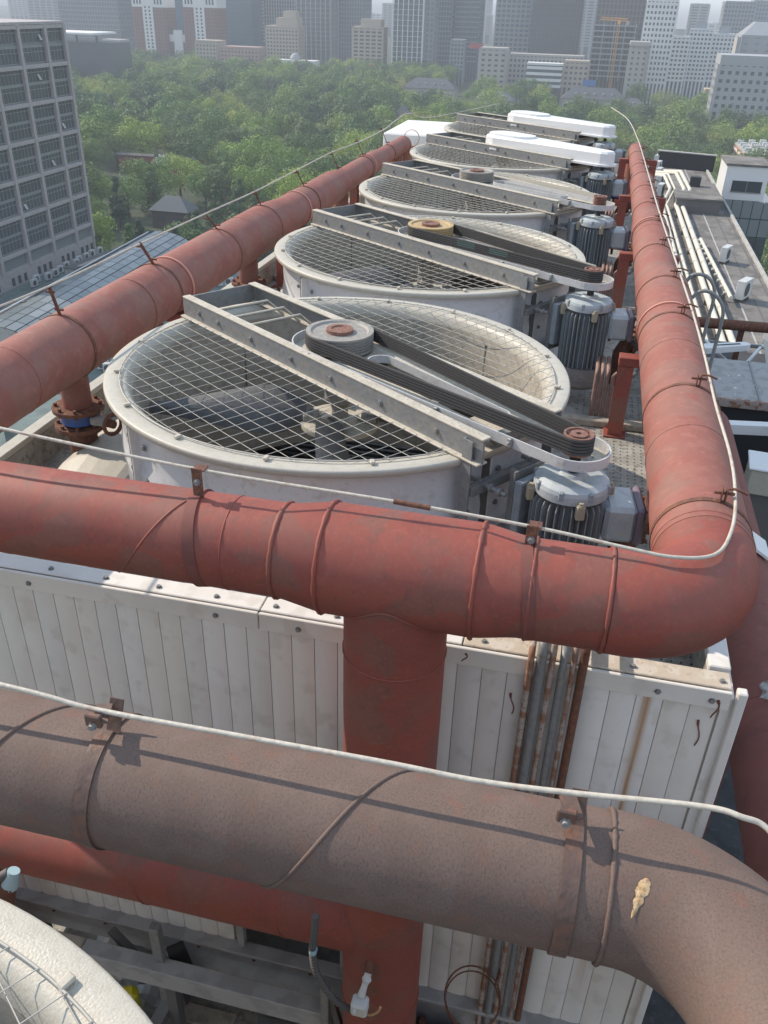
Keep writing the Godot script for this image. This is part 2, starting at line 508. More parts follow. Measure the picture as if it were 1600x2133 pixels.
	M.office_frame = mat(Color(0.27, 0.28, 0.28), 0.5)
	M.curtain = mat(Color(0.42, 0.42, 0.40), 0.8)
	M.vault_glass = mat(Color(0.20, 0.222, 0.226), 0.22, 0.0)
	M.vault_glass_b = mat(Color(0.245, 0.265, 0.27), 0.25, 0.0)
	M.vault_glass_c = mat(Color(0.16, 0.185, 0.19), 0.2, 0.0)
	M.vault_joint = mat(Color(0.045, 0.055, 0.06), 0.6)
	M.bark = mat(Color(0.09, 0.075, 0.06), 0.9)
	M.soil = mat(W, 0.95, 0.0, stain(256, Color(0.035, 0.05, 0.022), [[101, 0.02, 0.45, 0.7, Color(0.06, 0.075, 0.035), 0.8]]), 0.03)


func ground_and_roofs() -> void:
	struct("ground", MB.new().quad(Vector3(-2900, GROUND, 700), Vector3(1500, GROUND, 700), Vector3(1500, GROUND, -3700), Vector3(-2900, GROUND, -3700), Vector3.UP), M.soil)
	# the building that carries the towers: its roof slab and the block below
	var b := thing("plant_building", "grey flat-roofed plant building under the white cooling towers", "building", Vector3(2.0, GROUND, -7.0))
	part(b, "wall", MB.new().box(Vector3(0, 28.3, 0), Vector3(13.6, 56.6, 27.6)), M.pale_concrete)
	part(b, "roof", MB.new().box(Vector3(0, 56.8, 0), Vector3(14.0, 0.4, 28.0)), M.shade_roof)


func wall_strip(h: float, w: float) -> ArrayMesh:   # one vertical strip of siding: flat face, one lapped edge, one sunk edge
	var m := MB.new()
	var pr := [Vector2(-w / 2, -0.004)]
	for k in 9:
		var f := k / 8.0
		pr.append(Vector2(-w / 2 + w * f, 0.002 + 0.012 * pow(sin(PI * (0.08 + 0.80 * f)), 0.8)))
	pr.append(Vector2(w / 2, -0.004))
	for i in pr.size() - 1:
		var a: Vector2 = pr[i]
		var d: Vector2 = pr[i + 1]
		var na := Vector3(-(d.y - a.y), 0, d.x - a.x).normalized()
		var nb := na
		if i > 0 and i < pr.size() - 2:          # smooth across the bulge
			if i > 1: na = Vector3(-(d.y - pr[i - 1].y), 0, d.x - pr[i - 1].x).normalized()
			if i < pr.size() - 3: nb = Vector3(-(pr[i + 2].y - a.y), 0, pr[i + 2].x - a.x).normalized()
		m.tri(Vector3(a.x, 0, a.y), Vector3(d.x, 0, d.y), Vector3(d.x, h, d.y), na, nb, nb)
		m.tri(Vector3(a.x, 0, a.y), Vector3(d.x, h, d.y), Vector3(a.x, h, a.y), na, nb, na)
	for y in [0.0, h]:
		for i in range(1, pr.size() - 1):
			var nn := Vector3.UP * (1.0 if y > 0.0 else -1.0)
			m.tri(Vector3(pr[0].x, y, pr[0].y), Vector3(pr[i].x, y, pr[i].y), Vector3(pr[i + 1].x, y, pr[i + 1].y), nn, nn, nn)
	return m.mesh()


func streak(h: float, w: float) -> ArrayMesh:     # a strip with a rust stain that has run down from the trim
	var m := MB.new()
	var f := FastNoiseLite.new()
	f.seed = 9
	f.frequency = 0.9
	var nx := 14
	var ny := 60
	for i in nx:
		for j in ny:
			var q := []
			var cs := []
			for d in [[0, 0], [1, 0], [1, 1], [0, 1]]:
				var u: float = (i + d[0]) / float(nx) - 0.5
				var v: float = (j + d[1]) / float(ny)
				q.append(Vector3(u * w, v * h, 0.002 + 0.012 * pow(sin(PI * (0.08 + 0.80 * (u + 0.5))), 0.8)))
				var off: float = (u * w + 0.012 - 0.012 * (1.0 - v)) / (0.020 + 0.016 * (1.0 - v))
				var k: float = exp(-off * off) * smoothstep(0.0, 0.45, v) * (0.75 + 0.7 * f.get_noise_2d(u * 30.0, v * 2.2))
				k = clampf(k, 0.0, 0.9)
				cs.append(Color(1, 1, 1).lerp(Color(0.50, 0.27, 0.10), k))
			var nn := Vector3(0, 0, 1)
			m.tri(q[0], q[1], q[2], nn, nn, nn)
			m.tri(q[0], q[2], q[3], nn, nn, nn)
			var flip: bool = m.v[m.v.size() - 5] != q[1]
			for k in ([0, 2, 1, 0, 3, 2] if flip else [0, 1, 2, 0, 2, 3]): m.c.append(cs[k])
	return m.mesh()


func siding(t: Node3D, x0: float, x1: float, z: float, y0: float, y1: float, turn: float, mats: Array) -> void:
	var w := 0.122
	var shape := wall_strip(y1 - y0, w - 0.0032)
	var short := wall_strip(y1 - y0 - 0.36, w - 0.0032)
	var n := int(absf(x1 - x0) / w)
	for k in n:
		var p := Vector3(x0 + (k + 0.5) * w, y0, z)
		if y1 - y0 > 2.0 and p.x < -0.85 and p.x > -1.62:      # a louvred opening takes the foot of these strips
			part(t, "siding_strip", short, mats[rng.randi() % mats.size()], p + Vector3(0, 0.36, 0))
			continue
		if k == n - 3:
			part(t, "siding_strip", streak(y1 - y0, w - 0.0032), M.streak, p).set_meta("label", "siding strip with a brown rust streak running down it")
			continue
		part(t, "siding_strip", shape, mats[rng.randi() % mats.size()], p.rotated(Vector3.UP, turn) if turn else p, Basis(Vector3.UP, turn) * Basis(Vector3.UP, rng.randf_range(-0.006, 0.006)))


func holed(m: MB, c: Vector2, hx: float, hz: float, r: float, y: float) -> void:   # a square of deck with a round hole
	var seg := 64
	for k in seg:
		var q := []
		for a in [TAU * k / seg, TAU * (k + 1) / seg]:
			var d := Vector2(cos(a), sin(a))
			var s := minf(hx / maxf(absf(d.x), 1e-6), hz / maxf(absf(d.y), 1e-6))
			q.append(c + d * r); q.append(c + d * s)
		m.quad(Vector3(q[0].x, y, q[0].y), Vector3(q[1].x, y, q[1].y), Vector3(q[3].x, y, q[3].y), Vector3(q[2].x, y, q[2].y), Vector3.UP)
		var a0 := TAU * k / seg
		var a1 := TAU * (k + 1) / seg                 # the corner that the rays cut off
		for sx in [-1.0, 1.0]:
			for sz in [-1.0, 1.0]:
				var ca := fposmod(atan2(sz * hz, sx * hx), TAU)
				if ca > a0 + 1e-5 and ca < a1 - 1e-5:
					var cc := Vector3(c.x + sx * hx, y, c.y + sz * hz)
					m.tri(Vector3(q[1].x, y, q[1].y), cc, Vector3(q[3].x, y, q[3].y), Vector3.UP, Vector3.UP, Vector3.UP)


func tower() -> void:
	var t := thing("cooling_tower", "long white cooling tower clad in vertical strips, carrying five fans", "cooling tower", Vector3.ZERO)
	var low := -3.54
	var mid := (EAST + WEST) / 2.0
	# front wall: a core behind, 37 strips in front
	for q in [[EAST + 0.04, -1.62, low], [-1.62, -0.86, low + 0.36], [-0.86, WEST - 0.04, low]]:      # leaves an opening at the foot
		part(t, "core", MB.new().box(Vector3((q[0] + q[1]) / 2, (TOP - 0.06 + q[2]) / 2, FRONT - 0.05), Vector3(q[1] - q[0], TOP - 0.06 - q[2], 0.05)), M.old_panel)
	siding(t, EAST + 0.03, WEST - 0.06, FRONT - 0.018, low, TOP - 0.10, 0.0, [M.panel, M.panel_b, M.panel_c])
	# the other three walls
	part(t, "side_wall", MB.new().box(Vector3(WEST - 0.03, (TOP + low) / 2 - 0.03, (FRONT + REAR) / 2), Vector3(0.05, TOP - low - 0.06, FRONT - REAR - 0.02)), M.panel)
	part(t, "side_wall", MB.new().box(Vector3(EAST + 0.03, (TOP + low) / 2 - 0.03, (FRONT + REAR) / 2), Vector3(0.05, TOP - low - 0.06, FRONT - REAR - 0.02)), M.panel)
	part(t, "rear_wall", MB.new().box(Vector3(mid, (TOP + low) / 2 - 0.03, REAR), Vector3(WEST - EAST, TOP - low - 0.06, 0.05)), M.panel)
	part(t, "corner_post", MB.new().bevel(Vector3(WEST + 0.012, (TOP + low) / 2, FRONT + 0.004), Vector3(0.045, TOP - low + 0.02, 0.05), 0.006), M.panel_b)
	part(t, "corner_post", MB.new().bevel(Vector3(EAST - 0.012, (TOP + low) / 2, FRONT + 0.004), Vector3(0.045, TOP - low + 0.02, 0.05), 0.006), M.panel_b)
	# trim: an angle along the front in two lengths, with bolts; ledges along the sides
	var joint := -1.33
	for s in [[EAST + 0.015, joint - 0.003], [joint + 0.003, WEST - 0.03]]:
		part(t, "edge_trim", MB.new().bevel(Vector3((s[0] + s[1]) / 2, TOP - 0.055, FRONT + 0.012), Vector3(s[1] - s[0], 0.105, 0.02), 0.004), M.panel_c)
	for s in [[EAST + 0.015, joint - 0.003], [joint + 0.003, -0.303], [-0.297, WEST - 0.03]]:
		part(t, "ledge", MB.new().bevel(Vector3((s[0] + s[1]) / 2, TOP - 0.006, FRONT - 0.065), Vector3(s[1] - s[0], 0.014, 0.115), 0.004), M.panel if s[1] < 0 else M.dirty_ledge)
	var bm := bolt(0.011, 0.012)
	for x in [-3.3, -2.62, -1.56, -1.12, -0.72, 0.62, 0.86]:
		part(t, "bolt", bm, M.zinc, Vector3(x, TOP - 0.06, FRONT + 0.022), facing(Vector3.BACK))
	for x in [-3.2, -2.9, -2.52, -2.2, -1.9, -1.58, -1.26, -0.94, -0.2, 0.1, 0.5, 0.9]:
		part(t, "bolt", bm, M.zinc, Vector3(x, TOP + 0.001, FRONT - 0.05))
	for x in [EAST + 0.06, WEST - 0.07]:
		part(t, "side_ledge", MB.new().bevel(Vector3(x, TOP - 0.02, (FRONT + REAR) / 2 - 0.07), Vector3(0.10, 0.05, FRONT - REAR - 0.16), 0.006), M.cream if x < 0 else M.panel)
		part(t, "upstand", MB.new().box(Vector3(x + (0.04 if x < 0 else -0.04), (TOP + DECK) / 2 - 0.02, (FRONT + REAR) / 2 - 0.07), Vector3(0.02, TOP - DECK - 0.03, FRONT - REAR - 0.2)), M.deck)
	part(t, "upstand", MB.new().box(Vector3(mid, (TOP + DECK) / 2 - 0.02, FRONT - 0.11), Vector3(WEST - EAST - 0.22, TOP - DECK - 0.03, 0.02)), M.deck)
	# deck: one holed plate for each cell
	for k in 5:
		var m := MB.new()
		var z0 := FAN.z - PITCH * k
		holed(m, Vector2(FAN.x, z0), 2.2, PITCH / 2 - 0.006, 1.32, DECK)
		m.quad(Vector3(0.796, DECK, z0 - 1.544), Vector3(0.935, DECK, z0 - 1.544), Vector3(0.935, DECK, z0 + 1.544), Vector3(0.796, DECK, z0 + 1.544), Vector3.UP)
		part(t, "deck_plate", m, M.deck)
		if k > 0:                                       # raised seam between two cells
			part(t, "deck_seam", MB.new().bevel(Vector3(mid, DECK + 0.03, z0 + PITCH / 2), Vector3(WEST - EAST - 0.24, 0.06, 0.09), 0.008), M.timber)
	part(t, "deck_plate", MB.new().quad(Vector3(EAST + 0.06, DECK, FRONT - 0.06), Vector3(WEST - 0.03, DECK, FRONT - 0.06), Vector3(WEST - 0.03, DECK, FAN.z + PITCH / 2 - 0.004), Vector3(EAST + 0.06, DECK, FAN.z + PITCH / 2 - 0.004), Vector3.UP), M.deck)
	# dark eliminator packs that one looks down on through the fans
	for k in 5:
		var f := MB.new()
		for j in 30:
			f.bar(Vector3(EAST + 0.1, -1.75, FAN.z - PITCH * k - 1.5 + j * 0.1), Vector3(WEST - 0.1, -1.75, FAN.z - PITCH * k - 1.5 + j * 0.1), 0.02, 0.14, Vector3(0, 1, 0.5))
		var o := part(t, "eliminator", f, M.fill)
		o.set_meta("kind", "stuff")
		part(t, "pack", MB.new().box(Vector3(mid, -2.2, FAN.z - PITCH * k), Vector3(WEST - EAST - 0.14, 0.6, PITCH - 0.02)), M.pack)
	# flat black discs painted as the shade inside the drain holes of the perforated deck
	var mm := MultiMesh.new()
	mm.transform_format = MultiMesh.TRANSFORM_3D
	mm.mesh = MB.new().lathe([Vector2(0.007, 0.0), Vector2(0.0, 0.001)], Vector3.ZERO, 6).mesh()
	var spots := []
	for i in 70:
		for j in 16:
			spots.append(Vector3(0.14 + j * 0.05, DECK + 0.002, -3.4 - i * 0.055))
	mm.instance_count = spots.size()
	for i in spots.size(): mm.set_instance_transform(i, Transform3D(Basis(), spots[i]))
	var holes := MultiMeshInstance3D.new()
	holes.name = "hole_shade_discs"
	holes.multimesh = mm
	holes.material_override = M.black
	holes.set_meta("kind", "stuff")
	t.add_child(holes)
	# cream moulded trough covers beside the stacks, one hump for each branch pipe
	for k in 5:
		var z0 := FAN.z - PITCH * k
		var m := MB.new()
		var loops := []
		for j in 13:
			var f := j / 12.0
			var z := z0 + 1.45 - f * 2.6
			var half := 0.20 + 0.10 * sin(f * PI)
			var lift := 0.10 + 0.10 * smoothstep(0.25, 0.45, f) - 0.08 * smoothstep(0.75, 1.0, f)
			var l := []
			for q in 11:
				var a := PI * q / 10.0
				l.append(Vector3(-2.98 - cos(a) * half * (1.0 + 0.08 * sin(q * 2.0)), DECK + 0.004 + pow(sin(a), 0.55) * lift, z))
			loops.append(l)
		m.loft(loops, false)
		part(t, "trough_cover", m, M.cream)
	# basin and legs below the wall
	part(t, "basin_panel", MB.new().box(Vector3(-2.86, low - 0.12, FRONT + 0.02), Vector3(1.6, 0.23, 0.05), Basis(Vector3.RIGHT, -0.15)), M.basin)
	part(t, "basin_panel", MB.new().box(Vector3(-0.50, low - 0.24, FRONT + 0.03), Vector3(3.1, 0.47, 0.05), Basis(Vector3.RIGHT, -0.12)), M.basin)
	part(t, "basin_ledge", MB.new().bevel(Vector3(mid, low - 0.01, FRONT + 0.03), Vector3(WEST - EAST + 0.06, 0.03, 0.10), 0.006), M.basin)
	for x in [-3.4, -3.0, -2.6, -2.25, -1.9, -1.5, -1.1]: part(t, "bolt", bm, M.rust, Vector3(x, low - 0.06, FRONT + 0.055), facing(Vector3.BACK))
	for x in [-1.60, -0.88]: part(t, "louvre_jamb", MB.new().bevel(Vector3(x, low + 0.18, FRONT), Vector3(0.05, 0.36, 0.05), 0.005), M.basin)
	for x in [EAST + 0.3, -1.95, 0.75]:
		for z in [FRONT - 0.12, FRONT - 5.0, FRONT - 10.0, REAR + 0.3]:
			part(t, "leg", MB.new().box(Vector3(x, -4.35, z), Vector3(0.12, 1.1, 0.12)), M.flex)
	part(t, "basin_floor", MB.new().box(Vector3(mid, low - 0.5, (FRONT + REAR) / 2), Vector3(WEST - EAST - 0.1, 0.1, FRONT - REAR - 0.5)), M.basin)


func outline(u0: float, r0: float, u1: float, r1: float, y: float, seg := 14, flat := 0) -> Array:   # a loop round two discs on the beam's axis
	var p := []
	var tilt := asin((r0 - r1) / (u1 - u0))
	var n := flat if flat else seg
	for k in n + 1:
		var a := PI / 2 - tilt + (PI + 2 * tilt) * k / n
		p.append(Vector3(u0 + cos(a) * r0, y, sin(a) * r0))
	for k in n + 1:
		var a := -PI / 2 + tilt + (PI - 2 * tilt) * k / n
		p.append(Vector3(u1 + cos(a) * r1, y, sin(a) * r1))
	return p


func fan_base() -> Node3D:      # the stack, its guard, the beam and the rotor; x runs along the beam to the motor
	var t := thing("fan_stack", "", "fan", FAN, TURN, "fans along the cooling tower")
	part(t, "shell", MB.new().lathe([Vector2(1.372, DECK), Vector2(1.372, -0.50), Vector2(1.386, -0.44), Vector2(1.386, -0.36), Vector2(1.372, -0.30), Vector2(1.375, -0.10), Vector2(1.40, -0.055), Vector2(1.442, -0.042)], Vector3.ZERO, 96, Basis(), true), M.white)
	part(t, "foot_ring", MB.new().lathe([Vector2(1.46, DECK + 0.002), Vector2(1.46, DECK + 0.03), Vector2(1.373, DECK + 0.03)], Vector3.ZERO, 72), M.white)
	part(t, "rim", MB.new().lathe([Vector2(1.440, -0.043), Vector2(1.448, -0.032), Vector2(1.450, -0.014), Vector2(1.446, -0.004), Vector2(1.438, 0.0), Vector2(1.335, -0.004), Vector2(1.312, -0.018), Vector2(1.296, -0.045), Vector2(1.286, -0.085)], Vector3.ZERO, 128, Basis(), true), M.cream)
	part(t, "throat", MB.new().lathe([Vector2(1.286, -0.083), Vector2(1.276, -0.16), Vector2(1.272, -0.30), Vector2(1.278, -0.55), Vector2(1.30, -0.80), Vector2(1.34, DECK - 0.3)], Vector3.ZERO, 96, Basis(), true), M.throat)
	var bm := bolt(0.013, 0.014)
	for a in [94.0, 4.0, 184.0, 274.0]:      # vertical joints between the four quarters
		var d := Vector3(cos(deg_to_rad(a)), 0, sin(deg_to_rad(a)))
		var side := Vector3(-d.z, 0, d.x)
		part(t, "joint_flange", MB.new().box(d * 1.395 + Vector3(0, (DECK - 0.06) / 2, 0), Vector3(0.055, -DECK - 0.07, 0.010), Basis(d, Vector3.UP, d.cross(Vector3.UP))), M.panel)
		part(t, "joint_flange", MB.new().box(d * 1.395 + side * 0.014 + Vector3(0, (DECK - 0.06) / 2, 0), Vector3(0.055, -DECK - 0.07, 0.008), Basis(d, Vector3.UP, d.cross(Vector3.UP))), M.flex)
		part(t, "throat_seam", MB.new().box(d * 1.276 + Vector3(0, -0.40, 0), Vector3(0.008, 0.55, 0.010), Basis(d, Vector3.UP, d.cross(Vector3.UP))), M.flex)
		for y in [-0.17, -0.38, -0.62]:
			for sg in [-0.07, 0.08]:
				var e: Vector3 = (d + side * sg).normalized()
				part(t, "bolt", bm, M.zinc, e * 1.383 + Vector3(0, y, 0), facing(e))
	for k in 16:       # clips that hold the guard
		var a := TAU * (k + 0.4) / 16
		var d := Vector3(cos(a), 0, sin(a))
		if absf(d.z) > 0.3:
			part(t, "guard_clip", MB.new().bevel(d * 1.37 + Vector3(0, 0.010, 0), Vector3(0.04, 0.016, 0.026), 0.004, Basis(d, Vector3.UP, d.cross(Vector3.UP))), M.dusty_steel)
	# the wire guard in two halves
	for sg in [-1.0, 1.0]:
		var m := MB.new()
		var R := 1.352
		var edge := 0.335
		var a0 := asin(edge / R)
		var ring := []
		for k in 61:
			var a := a0 + (PI - 2 * a0) * k / 60.0
			ring.append(Vector3(cos(a) * R, 0.010, sin(a) * R * sg))
		m.tube(ring, 0.0045, 5)
		m.tube([Vector3(-cos(a0) * R, 0.010, edge * sg), Vector3(cos(a0) * R, 0.010, edge * sg)], 0.0045, 5)
		var v := edge + 0.095
		while v < R - 0.02:
			var h := sqrt(R * R - v * v)
			var s := rng.randf_range(-0.004, 0.004)
			m.tube([Vector3(-h, 0.010, v * sg), Vector3(-h * 0.3, 0.004 + s, (v + s) * sg), Vector3(h * 0.4, 0.003 - s, (v - s * 0.6) * sg), Vector3(h, 0.010, v * sg)], 0.0021, 4, false)
			v += 0.098
		var u := -1.27
		while u < 1.29:
			var h := sqrt(R * R - u * u)
			var s := rng.randf_range(-0.005, 0.005)
			if h > edge + 0.03:
				m.tube([Vector3(u, 0.016, edge * sg), Vector3(u + s, 0.010 + s, (edge + h) * 0.5 * sg), Vector3(u, 0.016, h * sg)], 0.0021, 4, false)
			u += 0.098
		var o := part(t, "guard_wires", m, M.wire)
		o.set_meta("kind", "stuff")
	# the drive beam: two channels with dusty flanges, an end plate, rungs
	for sg in [-1.0, 1.0]:
		var ch := part(t, "beam_channel", MB.new().box(Vector3(0.055, 0.075, 0.30 * sg), Vector3(2.95, 0.128, 0.012)), M.zinc)
		part(ch, "flange", MB.new().bevel(Vector3(0.055, 0.142, 0.278 * sg), Vector3(2.95, 0.012, 0.062), 0.003), M.dusty_steel)
		part(ch, "flange", MB.new().bevel(Vector3(0.055, 0.009, 0.300 * sg), Vector3(2.95, 0.012, 0.075), 0.003), M.dusty_steel)
		for x in [-1.2, -0.95, -0.55, -0.1, 0.3, 0.75, 1.2]:
			part(ch, "bolt", bm, M.zinc, Vector3(x, 0.075, 0.307 * sg), facing(Vector3(0, 0, sg)))
	part(t, "end_plate", MB.new().box(Vector3(-1.41, 0.075, 0), Vector3(0.012, 0.128, 0.58)), M.zinc)
	part(t, "cross_plate", MB.new().box(Vector3(0.0, 0.02, 0), Vector3(0.5, 0.014, 0.58)), M.dusty_steel)
	part(t, "cross_plate", MB.new().box(Vector3(1.30, 0.02, 0), Vector3(0.35, 0.014, 0.58)), M.dusty_steel)
	for x in [-1.12, -0.92, -0.72]:
		part(t, "rung", MB.new().tube([Vector3(x + 0.12, 0.01, -0.27), Vector3(x + 0.02, 0.10, -0.20), Vector3(x, 0.10, 0.2), Vector3(x - 0.04, 0.06, 0.29)], 0.010, 6), M.dusty_steel)
	# bearing tube, hub and four blades
	part(t, "bearing_tube", MB.new().lathe([Vector2(0.10, 0.02), Vector2(0.10, -0.24), Vector2(0.075, -0.24), Vector2(0.055, -0.30), Vector2(0.055, -0.36)], Vector3.ZERO, 24), M.cast)
	var hub := part(t, "hub", MB.new().lathe([Vector2(0.0, -0.36), Vector2(0.12, -0.36), Vector2(0.13, -0.38), Vector2(0.26, -0.385), Vector2(0.26, -0.42), Vector2(0.10, -0.43), Vector2(0.0, -0.43)], Vector3.ZERO, 40), M.dusty_steel)
	for k in 4:
		var a := deg_to_rad(42.0 + 90.0 * k)
		var b := Basis(Vector3.UP, -a)
		var clamp := part(hub, "blade_clamp", MB.new().bevel(Vector3(0.19, -0.362, 0), Vector3(0.10, 0.045, 0.12), 0.008), M.cast, Vector3.ZERO, b)
		clamp.name = "blade_clamp"
		for z in [-0.035, 0.035]:
			part(hub, "bolt", bm, M.cast, b * Vector3(0.19, -0.34, z))
		part(t, "blade", blade(), M.blade, Vector3.ZERO, b)
	return t


func blade() -> MB:
	var loops := []
	for j in 15:
		var f := j / 14.0
		var r := 0.22 + f * 1.03
		var chord := lerpf(0.17, 0.34, smoothstep(0.0, 0.22, f)) * lerpf(1.0, 0.20, smoothstep(0.15, 1.1, f))
		var pitch := -lerpf(0.95, 0.70, f)
		var top := []
		var bot := []
		for q in 9:
			var s := q / 8.0 - 0.45
			var camber := 0.030 * (1.0 - pow(2.0 * q / 8.0 - 1.0, 2.0))
			var th := 0.004 + 0.014 * sin(PI * pow(q / 8.0, 0.6))
			var z := s * chord
			var y := camber
			var c := Vector3(r, -0.345 + y * cos(pitch) - z * sin(pitch), z * cos(pitch) + y * sin(pitch))
			top.append(c + Vector3(0, th * 0.5, 0)); bot.push_front(c - Vector3(0, th * 0.5, 0))
		loops.append(top + bot)
	var m := MB.new().loft(loops)
	for e in [loops[0], loops[-1]]:
		for k in 8:
			m.quad(e[k], e[k + 1], e[16 - k], e[17 - k])
	return m


func motor_base() -> Node3D:     # a finned motor hung upright on the end of the beam; the origin is on its axis at rim level
	var t := thing("fan_motor", "", "motor", Vector3.ZERO, TURN, "motors driving the fans")
	part(t, "body", MB.new().lathe([Vector2(0.133, -0.08), Vector2(0.133, -0.56)], Vector3.ZERO, 32, Basis(), true), M.motor)
	var fin := MB.new()
	var prof := [Vector2(0.128, -0.10), Vector2(0.176, -0.105), Vector2(0.192, -0.135), Vector2(0.192, -0.545), Vector2(0.128, -0.55)]
	for sg in [-1.0, 1.0]:
		for i in range(1, 4):
			fin.tri(Vector3(prof[0].x, prof[0].y, 0.0025 * sg), Vector3(prof[i].x, prof[i].y, 0.0025 * sg), Vector3(prof[i + 1].x, prof[i + 1].y, 0.0025 * sg), Vector3(0, 0, sg), Vector3(0, 0, sg), Vector3(0, 0, sg))
	for i in 4:
		fin.quad(Vector3(prof[i].x, prof[i].y, -0.0025), Vector3(prof[i + 1].x, prof[i + 1].y, -0.0025), Vector3(prof[i + 1].x, prof[i + 1].y, 0.0025), Vector3(prof[i].x, prof[i].y, 0.0025))
	var fm := fin.mesh()
	for k in 30:
		var a := TAU * k / 30
		if absf(wrapf(a - 0.75, -PI, PI)) < 0.35 or absf(wrapf(a - PI, -PI, PI)) < 0.25:
			continue                                   # the terminal box and the foot take these places
		part(t, "fin", fm, M.motor_fin, Vector3.ZERO, Basis(Vector3.UP, a))
	part(t, "end_shield", MB.new().lathe([Vector2(0.0, 0.015), Vector2(0.06, 0.015), Vector2(0.07, 0.0), Vector2(0.150, -0.002), Vector2(0.182, -0.020), Vector2(0.188, -0.040), Vector2(0.188, -0.082), Vector2(0.150, -0.088)], Vector3.ZERO, 48), M.motor_pale)
	for k in 8:
		var a := TAU * (k + 0.5) / 8
		var d := Vector3(cos(a), 0, sin(a))
		part(t, "shield_rib", MB.new().bevel(d * 0.180 + Vector3(0, -0.038, 0), Vector3(0.03, 0.045, 0.026), 0.005, Basis(d, Vector3.UP, d.cross(Vector3.UP))), M.motor)
	for k in 4:
		var a := TAU * (k + 0.42) / 4
		var d := Vector3(cos(a), 0, sin(a))
		var l := part(t, "lug", MB.new().bevel(d * 0.203 + Vector3(0, -0.105, 0), Vector3(0.036, 0.075, 0.042), 0.005, Basis(d, Vector3.UP, d.cross(Vector3.UP))), M.tan_lug)
		part(l, "bolt", bolt(0.013, 0.016), M.tan_lug, d * 0.203 + Vector3(0, -0.068, 0))
	part(t, "fan_cowl", MB.new().lathe([Vector2(0.150, -0.555), Vector2(0.198, -0.555), Vector2(0.200, -0.62), Vector2(0.194, -0.70), Vector2(0.165, -0.735), Vector2(0.0, -0.738)], Vector3.ZERO, 40), M.cowl)
	part(t, "cowl_band", MB.new().lathe([Vector2(0.1995, -0.640), Vector2(0.2035, -0.641), Vector2(0.2035, -0.652), Vector2(0.199, -0.653)], Vector3.ZERO, 40), M.cowl)
	# the terminal box on the side away from the beam
	var bb := Basis(Vector3.UP, 0.74)
	var bx := part(t, "terminal_box", MB.new().bevel(Vector3(0.25, -0.21, 0), Vector3(0.16, 0.20, 0.25), 0.022), M.motor_pale, Vector3.ZERO, bb)
	part(bx, "lid", MB.new().bevel(Vector3(0.346, -0.21, 0), Vector3(0.040, 0.215, 0.265), 0.014), M.plum)
	part(bx, "neck", MB.new().box(Vector3(0.155, -0.20, 0), Vector3(0.06, 0.17, 0.16)), M.motor)
	for y in [-0.125, -0.295]:
		for z in [-0.11, 0.11]:
			part(bx, "bolt", bolt(0.007, 0.008), M.zinc, Vector3(0.366, y, z), facing(Vector3.RIGHT))
	# shaft
	part(t, "shaft", MB.new().lathe([Vector2(0.028, 0.01), Vector2(0.028, 0.14), Vector2(0.0, 0.14)], Vector3.ZERO, 16), M.black)
	# bracket between beam and motor: an upright, a box plate, two adjusting bolts
	part(t, "foot_plate", MB.new().bevel(Vector3(-0.20, -0.25, 0.02), Vector3(0.05, 0.34, 0.30), 0.006), M.motor)
	var br := part(t, "bracket", MB.new().box(Vector3(-0.262, -0.26, 0.12), Vector3(0.065, 0.42, 0.010)), M.zinc)
	part(br, "web", MB.new().box(Vector3(-0.262, -0.26, -0.10), Vector3(0.065, 0.42, 0.010)), M.zinc)
	part(br, "web", MB.new().box(Vector3(-0.236, -0.26, 0.01), Vector3(0.010, 0.44, 0.30)), M.zinc)
	part(t, "upright", MB.new().box(Vector3(-0.42, -0.31, 0.325), Vector3(0.065, 0.86, 0.009)), M.zinc)
	part(t, "upright", MB.new().box(Vector3(-0.452, -0.31, 0.295), Vector3(0.009, 0.86, 0.055)), M.zinc)
	part(t, "upright", MB.new().box(Vector3(-0.42, -0.31, -0.325), Vector3(0.065, 0.86, 0.009)), M.zinc)
	for y in [-0.15, -0.50]:
		for z in [0.22, -0.18]:
			var r := part(t, "adjusting_bolt", MB.new().tube([Vector3(-0.47, y, z), Vector3(-0.23, y, z)], 0.012, 8), M.zinc)
			for x in [-0.40, -0.33, -0.27]:
				part(r, "nut", MB.new().lathe([Vector2(0, -0.010), Vector2(0.024, -0.010), Vector2(0.024, 0.010), Vector2(0, 0.010)], Vector3.ZERO, 6), M.zinc, Vector3(x, y, z), facing(Vector3.RIGHT))
		part(t, "cross_angle", MB.new().box(Vector3(-0.40, y - 0.02, 0), Vector3(0.05, 0.05, 0.63)), M.zinc)
	return t


func pulley(r: float, y0: float, y1: float) -> MB:      # a grooved wheel
	var p := [Vector2(0.0, y1 - 0.012), Vector2(r * 0.80, y1 - 0.012), Vector2(r * 0.86, y1), Vector2(r, y1)]
	var n := 5
	var pitch := (y1 - y0 - 0.02) / n
	for k in n:
		var y := y1 - 0.012 - k * pitch
		p.append(Vector2(r, y)); p.append(Vector2(r - 0.012, y - pitch * 0.25)); p.append(Vector2(r - 0.012, y - pitch * 0.7)); p.append(Vector2(r, y - pitch * 0.95))
	p.append(Vector2(r, y0)); p.append(Vector2(0.05, y0))
	return MB.new().lathe(p, Vector3.ZERO, 48)


func belt_loop(u1: float, ra: float, rb: float, y: float, h: float, th: float) -> MB:
	var loops := []
	for q in [[0.0, 0.0], [th, 0.001], [th, h - 0.001], [0.0, h]]:
		loops.append(outline(0.0, ra + q[0], u1, rb + q[0], y + q[1], 20))
	loops.append(loops[0])
	return MB.new().loft(loops)


